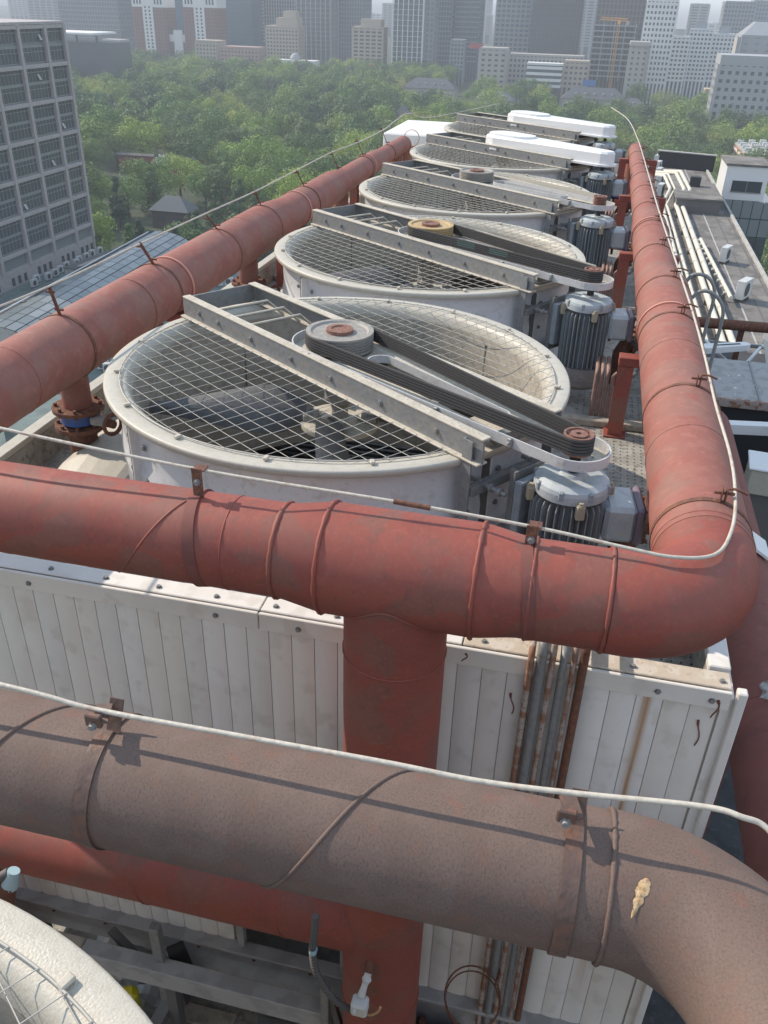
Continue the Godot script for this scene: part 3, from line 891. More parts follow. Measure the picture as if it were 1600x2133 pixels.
func fans() -> void:
	var base := fan_base()
	var mb := motor_base()
	var where := ["nearest the strip wall, grey pulley", "second from the strip wall, tan pulley", "third from the strip wall, no belts", "fourth from the strip wall, white cover", "last in the row, white cover"]
	var U := 1.866
	var dir := Vector3(0.81, 0, 0.586)
	var stacks := [base]
	var motors := [mb]
	for k in 4:
		stacks.append(copy(base)); motors.append(copy(mb))
	spare_stack = copy(base)
	for k in 5:
		var f: Node3D = stacks[k]
		f.position = FAN - Vector3(0, 0, PITCH * k)
		f.set_meta("label", "white fan stack, " + where[k])
		var mo: Node3D = motors[k]
		mo.position = f.position + dir * U
		mo.set_meta("label", "grey finned motor of the fan " + where[k])
		# small pulley on the motor shaft
		var sp := part(mo, "drive_pulley", pulley(0.074, 0.125, 0.222), M.hub_rust)
		part(sp, "bushing", MB.new().lathe([Vector2(0.042, 0.208), Vector2(0.042, 0.222), Vector2(0.015, 0.222), Vector2(0.015, 0.213), Vector2(0, 0.213)], Vector3.ZERO, 24), M.hub_rust)
		for a in 3: part(sp, "bolt_hole", MB.new().lathe([Vector2(0.007, 0.2235), Vector2(0, 0.2235)], Vector3(cos(a * 2.1 + 0.5) * 0.052, 0.0, sin(a * 2.1 + 0.5) * 0.052), 8), M.black)
		if k >= 3:
			var cv := thing("belt_cover", "white moulded belt cover over the fan " + where[k].get_slice(",", 0), "belt cover", f.position, TURN, "white belt covers")
			var l := []
			for q in [[0.315, 0.175, 0.085], [0.315, 0.175, 0.110], [0.275, 0.135, 0.115], [0.272, 0.132, 0.245], [0.250, 0.110, 0.272]]:
				l.append(outline(-0.02, q[0], U + 0.02, q[1], q[2], 4, 4))
			part(cv, "shell", MB.new().loft(l, true, true, Vector3(0.9, 0.272, 0)), M.cover)
			part(cv, "raised_cap", MB.new().loft([outline(-0.02, 0.23, 0.35, 0.21, 0.270, 6), outline(-0.02, 0.225, 0.35, 0.205, 0.30, 6)], true, true, Vector3(0.15, 0.30, 0)), M.cover)
			for x in [0.15, 1.45]:
				part(cv, "latch", MB.new().bevel(Vector3(x, 0.10, 0.30 - 0.09 * (x - 0.15)), Vector3(0.05, 0.06, 0.02), 0.005), M.flex)
			part(cv, "support_plate", MB.new().box(Vector3(0.9, 0.079, 0), Vector3(1.4, 0.012, 0.2)), M.zinc)
			continue
		# driven pulley
		var bp := part(f, "driven_pulley", pulley(0.212, 0.120, 0.226), [M.cast, M.tan_pulley, M.cast][k])
		part(bp, "hub_cap", MB.new().lathe([Vector2(0.085, 0.20), Vector2(0.085, 0.236), Vector2(0.055, 0.238), Vector2(0.05, 0.230), Vector2(0, 0.230)], Vector3.ZERO, 32), M.hub_rust)
		part(bp, "shaft", MB.new().lathe([Vector2(0.04, -0.02), Vector2(0.04, 0.13)], Vector3.ZERO, 16), M.cast)
		# tray that carried the belt cover
		var tray := part(f, "belt_tray", MB.new().loft([outline(-0.04, 0.278, U, 0.165, 0.095), outline(-0.04, 0.278, U, 0.165, 0.150), outline(-0.04, 0.270, U, 0.157, 0.150), outline(-0.04, 0.270, U, 0.157, 0.095)]), M.tray)
		var lip := MB.new().loft([outline(-0.04, 0.268, U, 0.155, 0.0995), outline(0.40, 0.085, U - 0.02, 0.105, 0.0995)])
		part(tray, "tray_floor", lip, M.dusty_steel)
		part(tray, "inner_wall", MB.new().loft([outline(0.40, 0.086, 1.36, 0.052, 0.101), outline(0.40, 0.086, 1.36, 0.052, 0.150), outline(0.40, 0.078, 1.36, 0.044, 0.150), outline(0.40, 0.078, 1.36, 0.044, 0.101)]), M.tray)
		if k > 0: part(tray, "far_wall", MB.new().bar(Vector3(0.3, 0.16, -0.285), Vector3(1.75, 0.16, -0.185), 0.008, 0.07), M.cream)
		for x in [0.05, 0.55, 1.1, 1.6]:
			var w: float = 0.278 - 0.113 * (x + 0.04) / (U + 0.04) + 0.002
			var cl := part(tray, "clamp", MB.new().bevel(Vector3(x, 0.125, w + 0.006), Vector3(0.026, 0.05, 0.02), 0.004), M.zinc)
			part(cl, "bolt", MB.new().tube([Vector3(x, 0.128, w), Vector3(x, 0.128, w + 0.03)], 0.006, 6), M.dusty_steel)
		for x in [-0.15, 0.95, 1.45]:
			part(tray, "stay", MB.new().box(Vector3(x, 0.068, 0), Vector3(0.05, 0.052, 0.42 - x * 0.1)), M.zinc)
		if k < 2:
			for j in 5:
				part(f, "belt", belt_loop(U, 0.204, 0.066, 0.136 + j * 0.0168, 0.0140, 0.013), M.belt)
			if k == 1:
				for x in [0.62, 0.98]:
					var tp := outline(0.0, 0.2185, U, 0.0805, 0.145, 20)
					var a0 := Vector3(0, 0, 0.2185).lerp(Vector3(U, 0, 0.0805), x / U)
					part(f, "belt_print", MB.new().bar(a0 + Vector3(-0.10, 0.178, 0.0030), a0 + Vector3(0.10, 0.178, 0.0030 - 0.0148), 0.0015, 0.05), mat(Color(0.10, 0.36, 0.30), 0.6))
	# conduits and flexible leads at each motor
	for k in 5:
		var z := -PITCH * k
		for j in 4:
			var x := 0.245 + 0.042 * j
			part_thing("conduit", "rusty upright conduit in the cluster beside the fan " + where[k].get_slice(",", 0), "conduit", MB.new().tube([Vector3(x, DECK, -6.60 + z), Vector3(x, -0.50, -6.60 + z)] + ([Vector3(x, -0.46, -6.62 + z), Vector3(x, -0.46, -6.9 + z)] if j < 3 else [Vector3(x + 0.03, -0.47, -6.6 + z)]), 0.017, 8), M.conduit, "upright conduits beside the motors")
		if k < 4:
			var c := curve([Vector3(0.40, -0.47, -6.60 + z), Vector3(0.52, -0.49, -6.62 + z), Vector3(0.60, -0.42, -6.85 + z), Vector3(0.50, -0.35, -7.05 + z), Vector3(0.40, -0.30, -7.12 + z)], 8)
			part_thing("flexible_lead", "black flexible cable sleeve up to the motor of the fan " + where[k + 1].get_slice(",", 0), "cable", MB.new().tube(c, 0.018, 8), M.flex, "cable sleeves of the motors")


func part_thing(called: String, label: String, category: String, shape, m: Material, group := "") -> MeshInstance3D:
	var o := part(self, numbered(called), shape, m)
	tag(o, label, category, group)
	return o


func run(pts: Array, rad: Array, sides := 48) -> MB:
	return MB.new().tube(pts, rad, sides, true)


func flat(n: int, r: float) -> Array:
	var a := []
	a.resize(n)
	a.fill(r)
	return a


func flange(t: Node3D, at: Vector3, ax: Vector3, r: float, th: float, m: Material, bolts := 8) -> void:
	var b := facing(ax)
	var f := part(t, "flange", MB.new().lathe([Vector2(0, -th / 2), Vector2(r, -th / 2), Vector2(r, th / 2), Vector2(0, th / 2)], Vector3.ZERO, 32), m, at, b)
	for k in bolts:
		var a := TAU * (k + 0.5) / bolts
		part(f, "bolt", MB.new().tube([Vector3(cos(a) * r * 0.86, -th / 2 - 0.018, sin(a) * r * 0.86), Vector3(cos(a) * r * 0.86, th / 2 + 0.022, sin(a) * r * 0.86)], 0.013, 6), M.rust)


func pipes() -> void:
	var Y := -0.036
	var Z := -2.9
	var t := thing("red_pipe_loop", "red-painted water main looping round the fans, with a downpipe at the front", "pipe")
	# front run: from the far corner on one side, reducer, tee piece, reducer, corner
	var p := bend(Vector3(-3.27, Y, -6), Vector3(-3.27, Y, Z), Vector3(0, Y, Z), 0.32, 14)
	var r := flat(p.size(), 0.215)
	for q in [[-2.6, 0.207], [-1.064, 0.205], [-1.03, 0.209], [-0.90, 0.232], [-0.863, 0.238], [-0.23, 0.238], [-0.19, 0.232], [-0.075, 0.211], [-0.04, 0.207], [0.30, 0.207]]:
		p.append(Vector3(q[0], Y, Z)); r.append(q[1])
	var e := bend(Vector3(0, Y, Z), Vector3(0.69, Y, Z), Vector3(0.69, Y, -6), 0.33, 18)
	part(t, "front_run", run(p, r), M.red)
	part(t, "elbow", run([Vector3(0.298, Y, Z)] + e + [Vector3(0.69, Y, -3.32)], flat(e.size() + 2, 0.212)), M.red)
	# the two long runs step down in size
	var zs := [-3.32, -7.35, -7.75, -9.9, -10.25, -12.6, -12.9, -15.6]
	var rs := [0.214, 0.214, 0.184, 0.184, 0.157, 0.157, 0.122, 0.122]
	var xs := [0.69, 0.69, 0.662, 0.660, 0.650, 0.648, 0.630, 0.625]
	p = []
	for i in 8: p.append(Vector3(xs[i], Y, zs[i]))
	p.append_array(bend(Vector3(0.625, Y, -15.5), Vector3(0.625, Y, -15.95), Vector3(0.625, -0.9, -15.95), 0.2, 8))
	p.append(Vector3(0.625, DECK, -15.95))
	part(t, "long_run", run(p, rs + flat(10, 0.122)), M.faded)
	zs = [-3.2, -8.65, -9.1, -10.9, -11.3, -13.0, -13.4, -14.7]
	rs = [0.218, 0.220, 0.190, 0.188, 0.150, 0.148, 0.128, 0.126]
	xs = [-3.27, -3.22, -3.19, -3.17, -3.16, -3.15, -3.14, -3.13]
	p = []
	for i in 8: p.append(Vector3(xs[i], Y, zs[i]))
	p.append_array(bend(Vector3(-3.13, Y, -14.7), Vector3(-3.13, Y, -15.1), Vector3(-3.13, -0.9, -15.1), 0.2, 8))
	p.append(Vector3(-3.13, DECK, -15.1))
	part(t, "long_run", run(p, rs + flat(10, 0.126)), M.faded)
	# downpipe in front of the wall, and the lower run that joins it
	part(t, "downpipe", run([Vector3(-0.568, Y, Z), Vector3(-0.568, -4.95, Z)], [0.227, 0.227]), M.red)
	part(t, "lower_run", run([Vector3(-0.568, -2.43, Z), Vector3(-2.9, -2.43, Z)] + bend(Vector3(-2.9, -2.43, Z), Vector3(-3.35, -2.43, Z), Vector3(-3.35, -4, Z), 0.3, 8) + [Vector3(-3.35, -4.95, Z)], flat(12, 0.205)), M.red)
	# welds
	for q in [[-1.28, 0.2045, 0.004], [-1.064, 0.206, 0.010], [-0.863, 0.239, 0.010], [-0.23, 0.239, 0.010], [-0.015, 0.208, 0.008], [0.285, 0.210, 0.009]]:
		part(t, "weld_seam", weld(Vector3(q[0], Y, Z), q[1], Vector3.RIGHT, q[2]), M.red)
	part(t, "weld_seam", weld(Vector3(-0.568, -0.46, Z), 0.227, Vector3.UP, 0.006), M.red)
	part(t, "weld_seam", weld(Vector3(-0.568, -3.1, Z), 0.227, Vector3.UP, 0.006), M.red)
	for x in [-1.95, -1.1]: part(t, "weld_seam", weld(Vector3(x, -2.43, Z), 0.205, Vector3(1, 0.25, 0.1).normalized(), 0.006), M.red)
	var saddle := []       # where the downpipe leaves the tee
	for k in 49:
		var a := TAU * k / 48
		var x := cos(a) * 0.227
		var z := sin(a) * 0.227
		saddle.append(Vector3(-0.568 + x, Y - sqrt(maxf(0.239 * 0.239 - z * z, 0.0)), Z + z))
	part(t, "weld_seam", MB.new().tube(saddle, 0.007, 6, false), M.red)
	var spiral := []       # a slanting plate seam
	for k in 30:
		var a := deg_to_rad(95.0 - k * 6.0)
		spiral.append(Vector3(-1.44 - k * 0.0145, Y + sin(a) * 0.2055, Z + cos(a) * 0.2055))
	part(t, "weld_seam", MB.new().tube(spiral, 0.005, 6), M.red)
	for q in [[0.69, -3.36, 0.214], [0.69, -4.25, 0.214], [0.69, -5.6, 0.214], [0.66, -9.2, 0.184], [0.65, -11.3, 0.157], [0.63, -13.9, 0.122]]:
		part(t, "weld_seam", weld(Vector3(q[0], Y, q[1]), q[2], Vector3.BACK, 0.003), M.faded)
	for q in [[-3.26, -4.2, 0.218], [-3.24, -5.7, 0.219], [-3.23, -7.9, 0.220]]:
		part(t, "weld_seam", weld(Vector3(q[0], Y, q[1]), q[2], Vector3.BACK, 0.003), M.faded)
	# straps that carry the conductor along the long run
	for q in [[-3.46, 0.214, 0.69], [-4.81, 0.214, 0.69], [-6.17, 0.214, 0.69], [-7.14, 0.214, 0.69], [-8.35, 0.184, 0.661], [-9.4, 0.184, 0.66], [-10.5, 0.157, 0.65], [-11.59, 0.157, 0.65], [-12.6, 0.157, 0.648], [-13.6, 0.122, 0.63], [-14.8, 0.122, 0.626]]:
		var s := part(t, "strap", band(Vector3(q[2], Y, q[0]), q[1], Vector3.BACK, 0.030, 0.004), M.rust)
		var top := Vector3(q[2] + 0.05, Y + q[1], q[0])
		part(s, "strap_ear", MB.new().box(top + Vector3(-0.012, 0.03, 0), Vector3(0.005, 0.07, 0.03)), M.rust)
		part(s, "strap_ear", MB.new().box(top + Vector3(0.006, 0.03, 0), Vector3(0.005, 0.07, 0.03)), M.rust)
		part(s, "bolt", MB.new().tube([top + Vector3(-0.045, 0.04, 0), top + Vector3(0.04, 0.04, 0)], 0.007, 6), M.rust)
		part(s, "arm", MB.new().tube(curve([top + Vector3(0.006, 0.062, 0), top + Vector3(0.04, 0.066, 0.004), top + Vector3(0.09, 0.052, 0.012)], 5), 0.006, 6), M.rust)
	# uprights on the other long run
	for q in [[-4.83, 0.219, -3.255, -4.76], [-6.15, 0.220, -3.245, -5.98], [-7.40, 0.220, -3.235, -7.22], [-8.5, 0.22, -3.225, -8.4], [-9.79, 0.19, -3.18, -9.7], [-11.17, 0.152, -3.16, -11.1], [-12.4, 0.15, -3.155, -12.35], [-13.8, 0.127, -3.135, -13.8]]:
		var s := part(t, "strap", band(Vector3(q[2], Y, q[0]), q[1], Vector3.BACK, 0.028, 0.004), M.rust)
		var top := Vector3(q[2], Y + q[1], q[0])
		var tip := Vector3(-3.25, 0.385 - (0.0 if q[0] > -6.5 else 0.045), q[3])
		part(s, "upright", MB.new().bar(top + Vector3(0, -0.005, 0), tip, 0.016 if q[0] > -6.5 else 0.009, 0.016 if q[0] > -6.5 else 0.009), M.rust)
		part(s, "bolt", MB.new().tube([top + Vector3(-0.03, 0.035, 0.0), top + Vector3(0.03, 0.035, 0.0)], 0.008, 6), M.rust)
		part(s, "bolt", MB.new().tube([tip + Vector3(-0.03, -0.03, 0.0), tip + Vector3(0.03, -0.03, 0.0)], 0.008, 6), M.rust)
	# two straps with brackets on the front run
	for q in [[-1.43, 0.287], [-0.03, 0.240]]:
		var s := part(t, "strap", band(Vector3(q[0], Y, Z), 0.2075, Vector3(0.985, 0.12, -0.12).normalized(), 0.05, 0.006), M.dull_red)
		part(s, "bracket", MB.new().box(Vector3(q[0] - 0.01, (Y + 0.205 + q[1]) / 2 + 0.005, Z), Vector3(0.045, q[1] - Y - 0.18, 0.006)), M.rust)
		part(s, "bracket", MB.new().box(Vector3(q[0], q[1] + 0.012, Z - 0.02), Vector3(0.05, 0.006, 0.05)), M.rust)
		part(s, "bolt", bolt(0.012, 0.014), M.zinc, Vector3(q[0] - 0.01, q[1] - 0.045, Z + 0.004), facing(Vector3.BACK))
	# pink hold-down straps and posts at the supports
	for k in 4:
		var z := -6.40 - PITCH * k
		var rr: float = [0.214, 0.184, 0.157, 0.122][k]
		var x: float = [0.69, 0.66, 0.648, 0.63][k]
		part(t, "hold_down", band(Vector3(x, Y, z), rr + 0.003, Vector3.BACK, 0.026, 0.006), M.pink_band)
		support("red steel post frame under the long red pipe beside the motor of fan " + ["two", "three", "four", "five"][k], x, z, Y - rr, 0.44, 0.93)
		rr = [0.219, 0.19, 0.15, 0.127][k]
		x = [-3.24, -3.185, -3.155, -3.135][k]
		part(t, "hold_down", band(Vector3(x, Y, z + 0.05), rr + 0.003, Vector3.BACK, 0.026, 0.006), M.pink_band)
		support("red steel post frame under the red pipe on the park side, beside fan " + ["one", "two", "three", "four"][k], x, z + 0.05, Y - rr, x - 0.17, x + 0.40)
	# branch pipes with blue valves down to the troughs
	for k in 4:
		var z := -4.85 - 3.2 * k
		var rr: float = [0.218, 0.22, 0.150, 0.126][k]
		var x: float = [-3.25, -3.22, -3.16, -3.13][k]
		part(t, "branch", run([Vector3(x, Y - rr * 0.5, z), Vector3(x, -0.46, z)], [0.098, 0.098], 28), M.faded)
		flange(t, Vector3(x, -0.475, z), Vector3.UP, 0.175, 0.026, M.rust)
		var v := part(t, "valve_body", MB.new().lathe([Vector2(0.10, -0.49), Vector2(0.125, -0.50), Vector2(0.125, -0.575), Vector2(0.10, -0.585)], Vector3(x, 0, z), 28), M.blue)
		part(v, "gearbox", MB.new().bevel(Vector3(x + 0.19, -0.535, z + 0.05), Vector3(0.14, 0.06, 0.07), 0.01), M.cast)
		part(v, "handwheel", MB.new().tube(circle(Vector3(x + 0.29, -0.54, z + 0.07), 0.07, Vector3(0.9, 0, 0.4).normalized(), 20), 0.014, 6, false), M.rust)
		part(v, "handwheel_hub", MB.new().tube([Vector3(x + 0.2, -0.54, z + 0.05), Vector3(x + 0.30, -0.54, z + 0.07)], 0.03, 10), M.rust)
		flange(t, Vector3(x, -0.605, z), Vector3.UP, 0.175, 0.03, M.rust)
		part(t, "branch", run([Vector3(x, -0.6, z), Vector3(x, DECK, z)], [0.098, 0.098], 24), M.rust)
	# branch valves of the other long run, mostly hidden behind the motors
	for k in 4:
		var z := -4.4 - PITCH * k
		part(t, "branch", run([Vector3(0.66, Y - 0.08, z), Vector3(0.66, -0.42, z), Vector3(0.62, -0.48, z)], [0.09, 0.09, 0.09], 20), M.faded)
		flange(t, Vector3(0.55, -0.50, z), Vector3.RIGHT, 0.14, 0.024, M.rust, 6)
		part(t, "valve_stem", MB.new().tube([Vector3(0.5, -0.42, z + 0.05), Vector3(0.28, -0.40, z + 0.05)], 0.028, 10), M.violet)
		part(t, "handwheel", MB.new().tube(circle(Vector3(0.33, -0.40, z + 0.05), 0.09, Vector3.RIGHT, 20), 0.014, 6, false), M.black)
		part(t, "branch", run([Vector3(0.6, -0.5, z), Vector3(0.50, -0.52, z), Vector3(0.46, -0.62, z), Vector3(0.46, DECK, z)], flat(4, 0.08), 20), M.rust)
	# flanged outlet of the downpipe towards the basin
	part(t, "outlet", run([Vector3(-0.45, -3.85, Z), Vector3(-0.10, -3.85, Z)], [0.19, 0.19], 28), M.red)
	flange(t, Vector3(-0.32, -3.85, Z), Vector3.RIGHT, 0.27, 0.03, M.rust)
	part(t, "valve_body", MB.new().lathe([Vector2(0.20, -0.05), Vector2(0.24, -0.05), Vector2(0.24, 0.05), Vector2(0.20, 0.05)], Vector3(-0.20, -3.85, Z), 28, facing(Vector3.RIGHT)), M.blue)
	flange(t, Vector3(-0.09, -3.85, Z), Vector3.RIGHT, 0.27, 0.03, M.rust)

	# brown pipe that crosses in front
	var bz := -1.58
	var R := 0.193
	var br := thing("brown_pipe", "thick brown-grey speckled pipe crossing low in front, bending towards the viewer", "pipe")
	part(br, "straight", run([Vector3(-3.0, Y, bz), Vector3(0.288, Y, bz)], [R, R], 64), M.brown)
	var eb := bend(Vector3(0, Y, bz), Vector3(0.72, Y, bz), Vector3(0.72, Y, 1), 0.40, 20)
	part(br, "elbow", run([Vector3(0.286, Y, bz)] + eb + [Vector3(0.72, Y, 1.2)], flat(eb.size() + 2, R + 0.004), 64), M.brown)
	part(br, "weld_seam", weld(Vector3(0.292, Y, bz), R + 0.003, Vector3.RIGHT, 0.0075), M.brown)
	for s in [-0.33, -1.36]:
		var sp := []
		for k in 42:
			var a := deg_to_rad(166.0 - k * 6.0)
			sp.append(Vector3(s + 0.14 - k * 0.0128, Y + sin(a) * (R + 0.001), bz + cos(a) * (R + 0.001)))
		part(br, "weld_seam", MB.new().tube(sp, 0.006, 6), M.brown)
	for q in [-1.15, 0.19]:
		var s := part(br, "strap", band(Vector3(q, Y, bz), R + 0.001, Vector3.RIGHT, 0.045, 0.006, 64), M.brown_band)
		var top := Vector3(q + (0.02 if q < 0 else 0.0), Y + R, bz)
		part(s, "bracket", MB.new().box(top + Vector3(0.0, 0.045, -0.03), Vector3(0.042, 0.10, 0.006), Basis(Vector3.RIGHT, -0.5)), M.brown_band)
		part(s, "bracket", MB.new().box(top + Vector3(-0.02, 0.075, 0.0), Vector3(0.045, 0.006, 0.075), Basis(Vector3.UP, 0.3)), M.brown_band)
		part(s, "rod_clamp", MB.new().bevel(top + Vector3(-0.03, 0.075, 0.03), Vector3(0.05, 0.045, 0.018), 0.004), M.brown_band)
		part(s, "bolt", bolt(0.010, 0.012), M.zinc, top + Vector3(-0.03, 0.062, 0.039), facing(Vector3.BACK))
	# bare and rusty patches: thin flakes of scale that follow the elbow
	var scar := MB.new()
	var rows := []
	for j in 27:
		var f := j / 26.0
		var an := deg_to_rad(lerpf(62.0, 34.0, f))
		var mid := lerpf(0.372, 0.345, f)
		var half := lerpf(0.019, 0.002, pow(f, 1.3)) * smoothstep(-0.06, 0.20, f) * (1.0 + 0.18 * sin(j * 0.9))
		var o := Vector3(0, sin(an), cos(an)) * (R + 0.0085 + 0.0012 * sin(j * 1.3) * 0.3)
		rows.append([Vector3(mid - half * rng.randf_range(0.9, 1.08), Y, bz) + o, Vector3(mid + half * rng.randf_range(-0.2, 0.2), Y, bz) + o * 1.008, Vector3(mid + half * rng.randf_range(0.9, 1.08), Y, bz) + o])
	scar.loft(rows, false)
	var sc := part(br, "bare_patch", scar, M.orange_rust)
	sc.set_meta("kind", "stuff")

	# lower pipe beside the tower
	var lp := thing("lower_pipe", "dull red pipe lying low beside the white tower, below the red elbow", "pipe")
	var pts := bend(Vector3(1.44, -1.6, 2), Vector3(1.44, -1.6, -8.6), Vector3(1.44, -4, -8.6), 0.35, 10)
	part(lp, "straight", run([Vector3(1.44, -1.6, 2.5)] + pts + [Vector3(1.44, -4.95, -8.6)], flat(pts.size() + 2, 0.235)), M.dull_red)
	for z in [-1.3, -2.3, -3.0, -4.1, -5.0, -6.8]: part(lp, "weld_seam", weld(Vector3(1.44, -1.6, z), 0.235, Vector3(0.15, 0.1, 1).normalized(), 0.004), M.dull_red)
	for z in [-2.0, -5.2]:
		var f := thing("pipe_stand", "dark red steel frame in the gap under the low red pipe, " + ("nearer the brown pipe" if z > -3 else "nearer the cream boxes"), "stand", Vector3(1.3, 0, z))
		for x in [-0.15, 0.30]:
			part(f, "post", MB.new().box(Vector3(x, -3.4, 0), Vector3(0.07, 3.1, 0.07)), M.dull_red)
		part(f, "rail", MB.new().box(Vector3(0.07, -1.875, 0), Vector3(0.65, 0.07, 0.09)), M.dull_red)
		part(f, "rail", MB.new().box(Vector3(0.07, -2.6, 0), Vector3(0.38, 0.06, 0.06)), M.dull_red)
		part(f, "rail", MB.new().box(Vector3(-0.15, -2.6, -0.9), Vector3(0.06, 0.06, 1.7)), M.dull_red)
	var lump := MB.new()
	var lp2 := []
	for j in 7:
		var l := []
		for k in 14:
			var a := TAU * k / 14
			var rr := cos(j / 6.0 * PI / 2) * (1.0 + 0.22 * sin(k * 2.3 + j) )
			l.append(Vector3(1.42 + cos(a) * 0.07 * rr, -1.372 + sin(j / 6.0 * PI / 2) * 0.05 - 0.02 * absf(cos(a)), -4.14 + sin(a) * 0.10 * rr))
		lp2.append(l)
	lump.loft(lp2)
	part_thing("mortar_lump", "grey lump of hardened mortar sitting on the low red pipe", "lump", lump, M.pale_concrete)


func support(label: String, x: float, z: float, top: float, x0: float, x1: float) -> void:
	var s := thing("pipe_support", label, "pipe support", Vector3(0, DECK, z), 0.0, "red post frames under the long pipes")
	var h := top - DECK
	part(s, "saddle_beam", MB.new().bevel(Vector3((x0 + x1) / 2, h - 0.035, 0), Vector3(x1 - x0 + 0.12, 0.07, 0.12), 0.004), M.red)
	for q in [x0, x1]:
		var p := part(s, "post", MB.new().box(Vector3(q, (h - 0.07) / 2 + 0.005, 0), Vector3(0.012, h - 0.08, 0.11)), M.red)
		part(p, "flange", MB.new().box(Vector3(q, (h - 0.07) / 2 + 0.005, 0.058), Vector3(0.11, h - 0.08, 0.008)), M.red)
		part(p, "flange", MB.new().box(Vector3(q, (h - 0.07) / 2 + 0.005, -0.058), Vector3(0.11, h - 0.08, 0.008)), M.red)
		part(p, "base_plate", MB.new().bevel(Vector3(q, 0.008, 0), Vector3(0.17, 0.014, 0.17), 0.003), M.red)


func conductors() -> void:
	var g := "pale lightning conductor rods"
	# along the front run, round the elbow and along the long run
	var a := curve([Vector3(-3.0, 0.40, -2.96), Vector3(-2.344, 0.357, -2.92), Vector3(-1.417, 0.289, -2.92), Vector3(-0.596, 0.268, -2.92), Vector3(-0.02, 0.240, -2.92), Vector3(0.312, 0.220, -2.90), Vector3(0.50, 0.208, -2.90), Vector3(0.66, 0.19, -2.99), Vector3(0.745, 0.18, -3.20), Vector3(0.785, 0.20, -3.45), Vector3(0.81, 0.20, -3.875), Vector3(0.80, 0.20, -4.515), Vector3(0.806, 0.20, -5.27), Vector3(0.796, 0.20, -6.25), Vector3(0.752, 0.20, -7.93), Vector3(0.703, 0.20, -9.83), Vector3(0.665, 0.19, -12.4), Vector3(0.60, 0.22, -14.9), Vector3(0.45, 0.30, -17.0), Vector3(0.15, 0.35, -18.4)], 8)
	part_thing("conductor_rod", "pale rod clipped along the front red pipe and round its elbow", "rod", MB.new().tube(a, 0.0075, 8), M.rod, g)
	var b := curve([Vector3(-3.25, 0.46, -3.4), Vector3(-3.25, 0.39, -4.77), Vector3(-3.25, 0.375, -5.99), Vector3(-3.25, 0.355, -7.22), Vector3(-3.25, 0.33, -8.45), Vector3(-3.25, 0.33, -9.76), Vector3(-3.25, 0.33, -11.11), Vector3(-3.22, 0.30, -12.4), Vector3(-3.2, 0.30, -13.8), Vector3(-3.2, 0.34, -14.6), Vector3(-3.1, 0.40, -15.2), Vector3(-2.9, 0.25, -16.2), Vector3(-2.0, 0.30, -18.6)], 8)
	part_thing("conductor_rod", "pale rod held on uprights above the red pipe facing the park", "rod", MB.new().tube(b, 0.0075, 8), M.rod, g)
	var c := curve([Vector3(-2.6, 0.31, -1.58), Vector3(-1.467, 0.273, -1.575), Vector3(-1.167, 0.249, -1.575), Vector3(-0.731, 0.257, -1.575), Vector3(-0.325, 0.266, -1.575), Vector3(-0.069, 0.266, -1.575), Vector3(0.18, 0.291, -1.575), Vector3(0.458, 0.329, -1.575), Vector3(0.555, 0.338, -1.56), Vector3(0.64, 0.318, -1.53), Vector3(0.76, 0.25, -1.3), Vector3(0.78, 0.22, -0.2)], 10)
	part_thing("conductor_rod", "pale rod clamped above the thick brown pipe", "rod", MB.new().tube(c, 0.0075, 8), M.rod, g)
	part_thing("rod_sleeve", "rusty joint sleeve on the pale rod above the front red pipe", "sleeve", MB.new().tube([Vector3(-0.60, 0.268, -2.92), Vector3(-0.45, 0.261, -2.92)], 0.011, 8), M.rust)


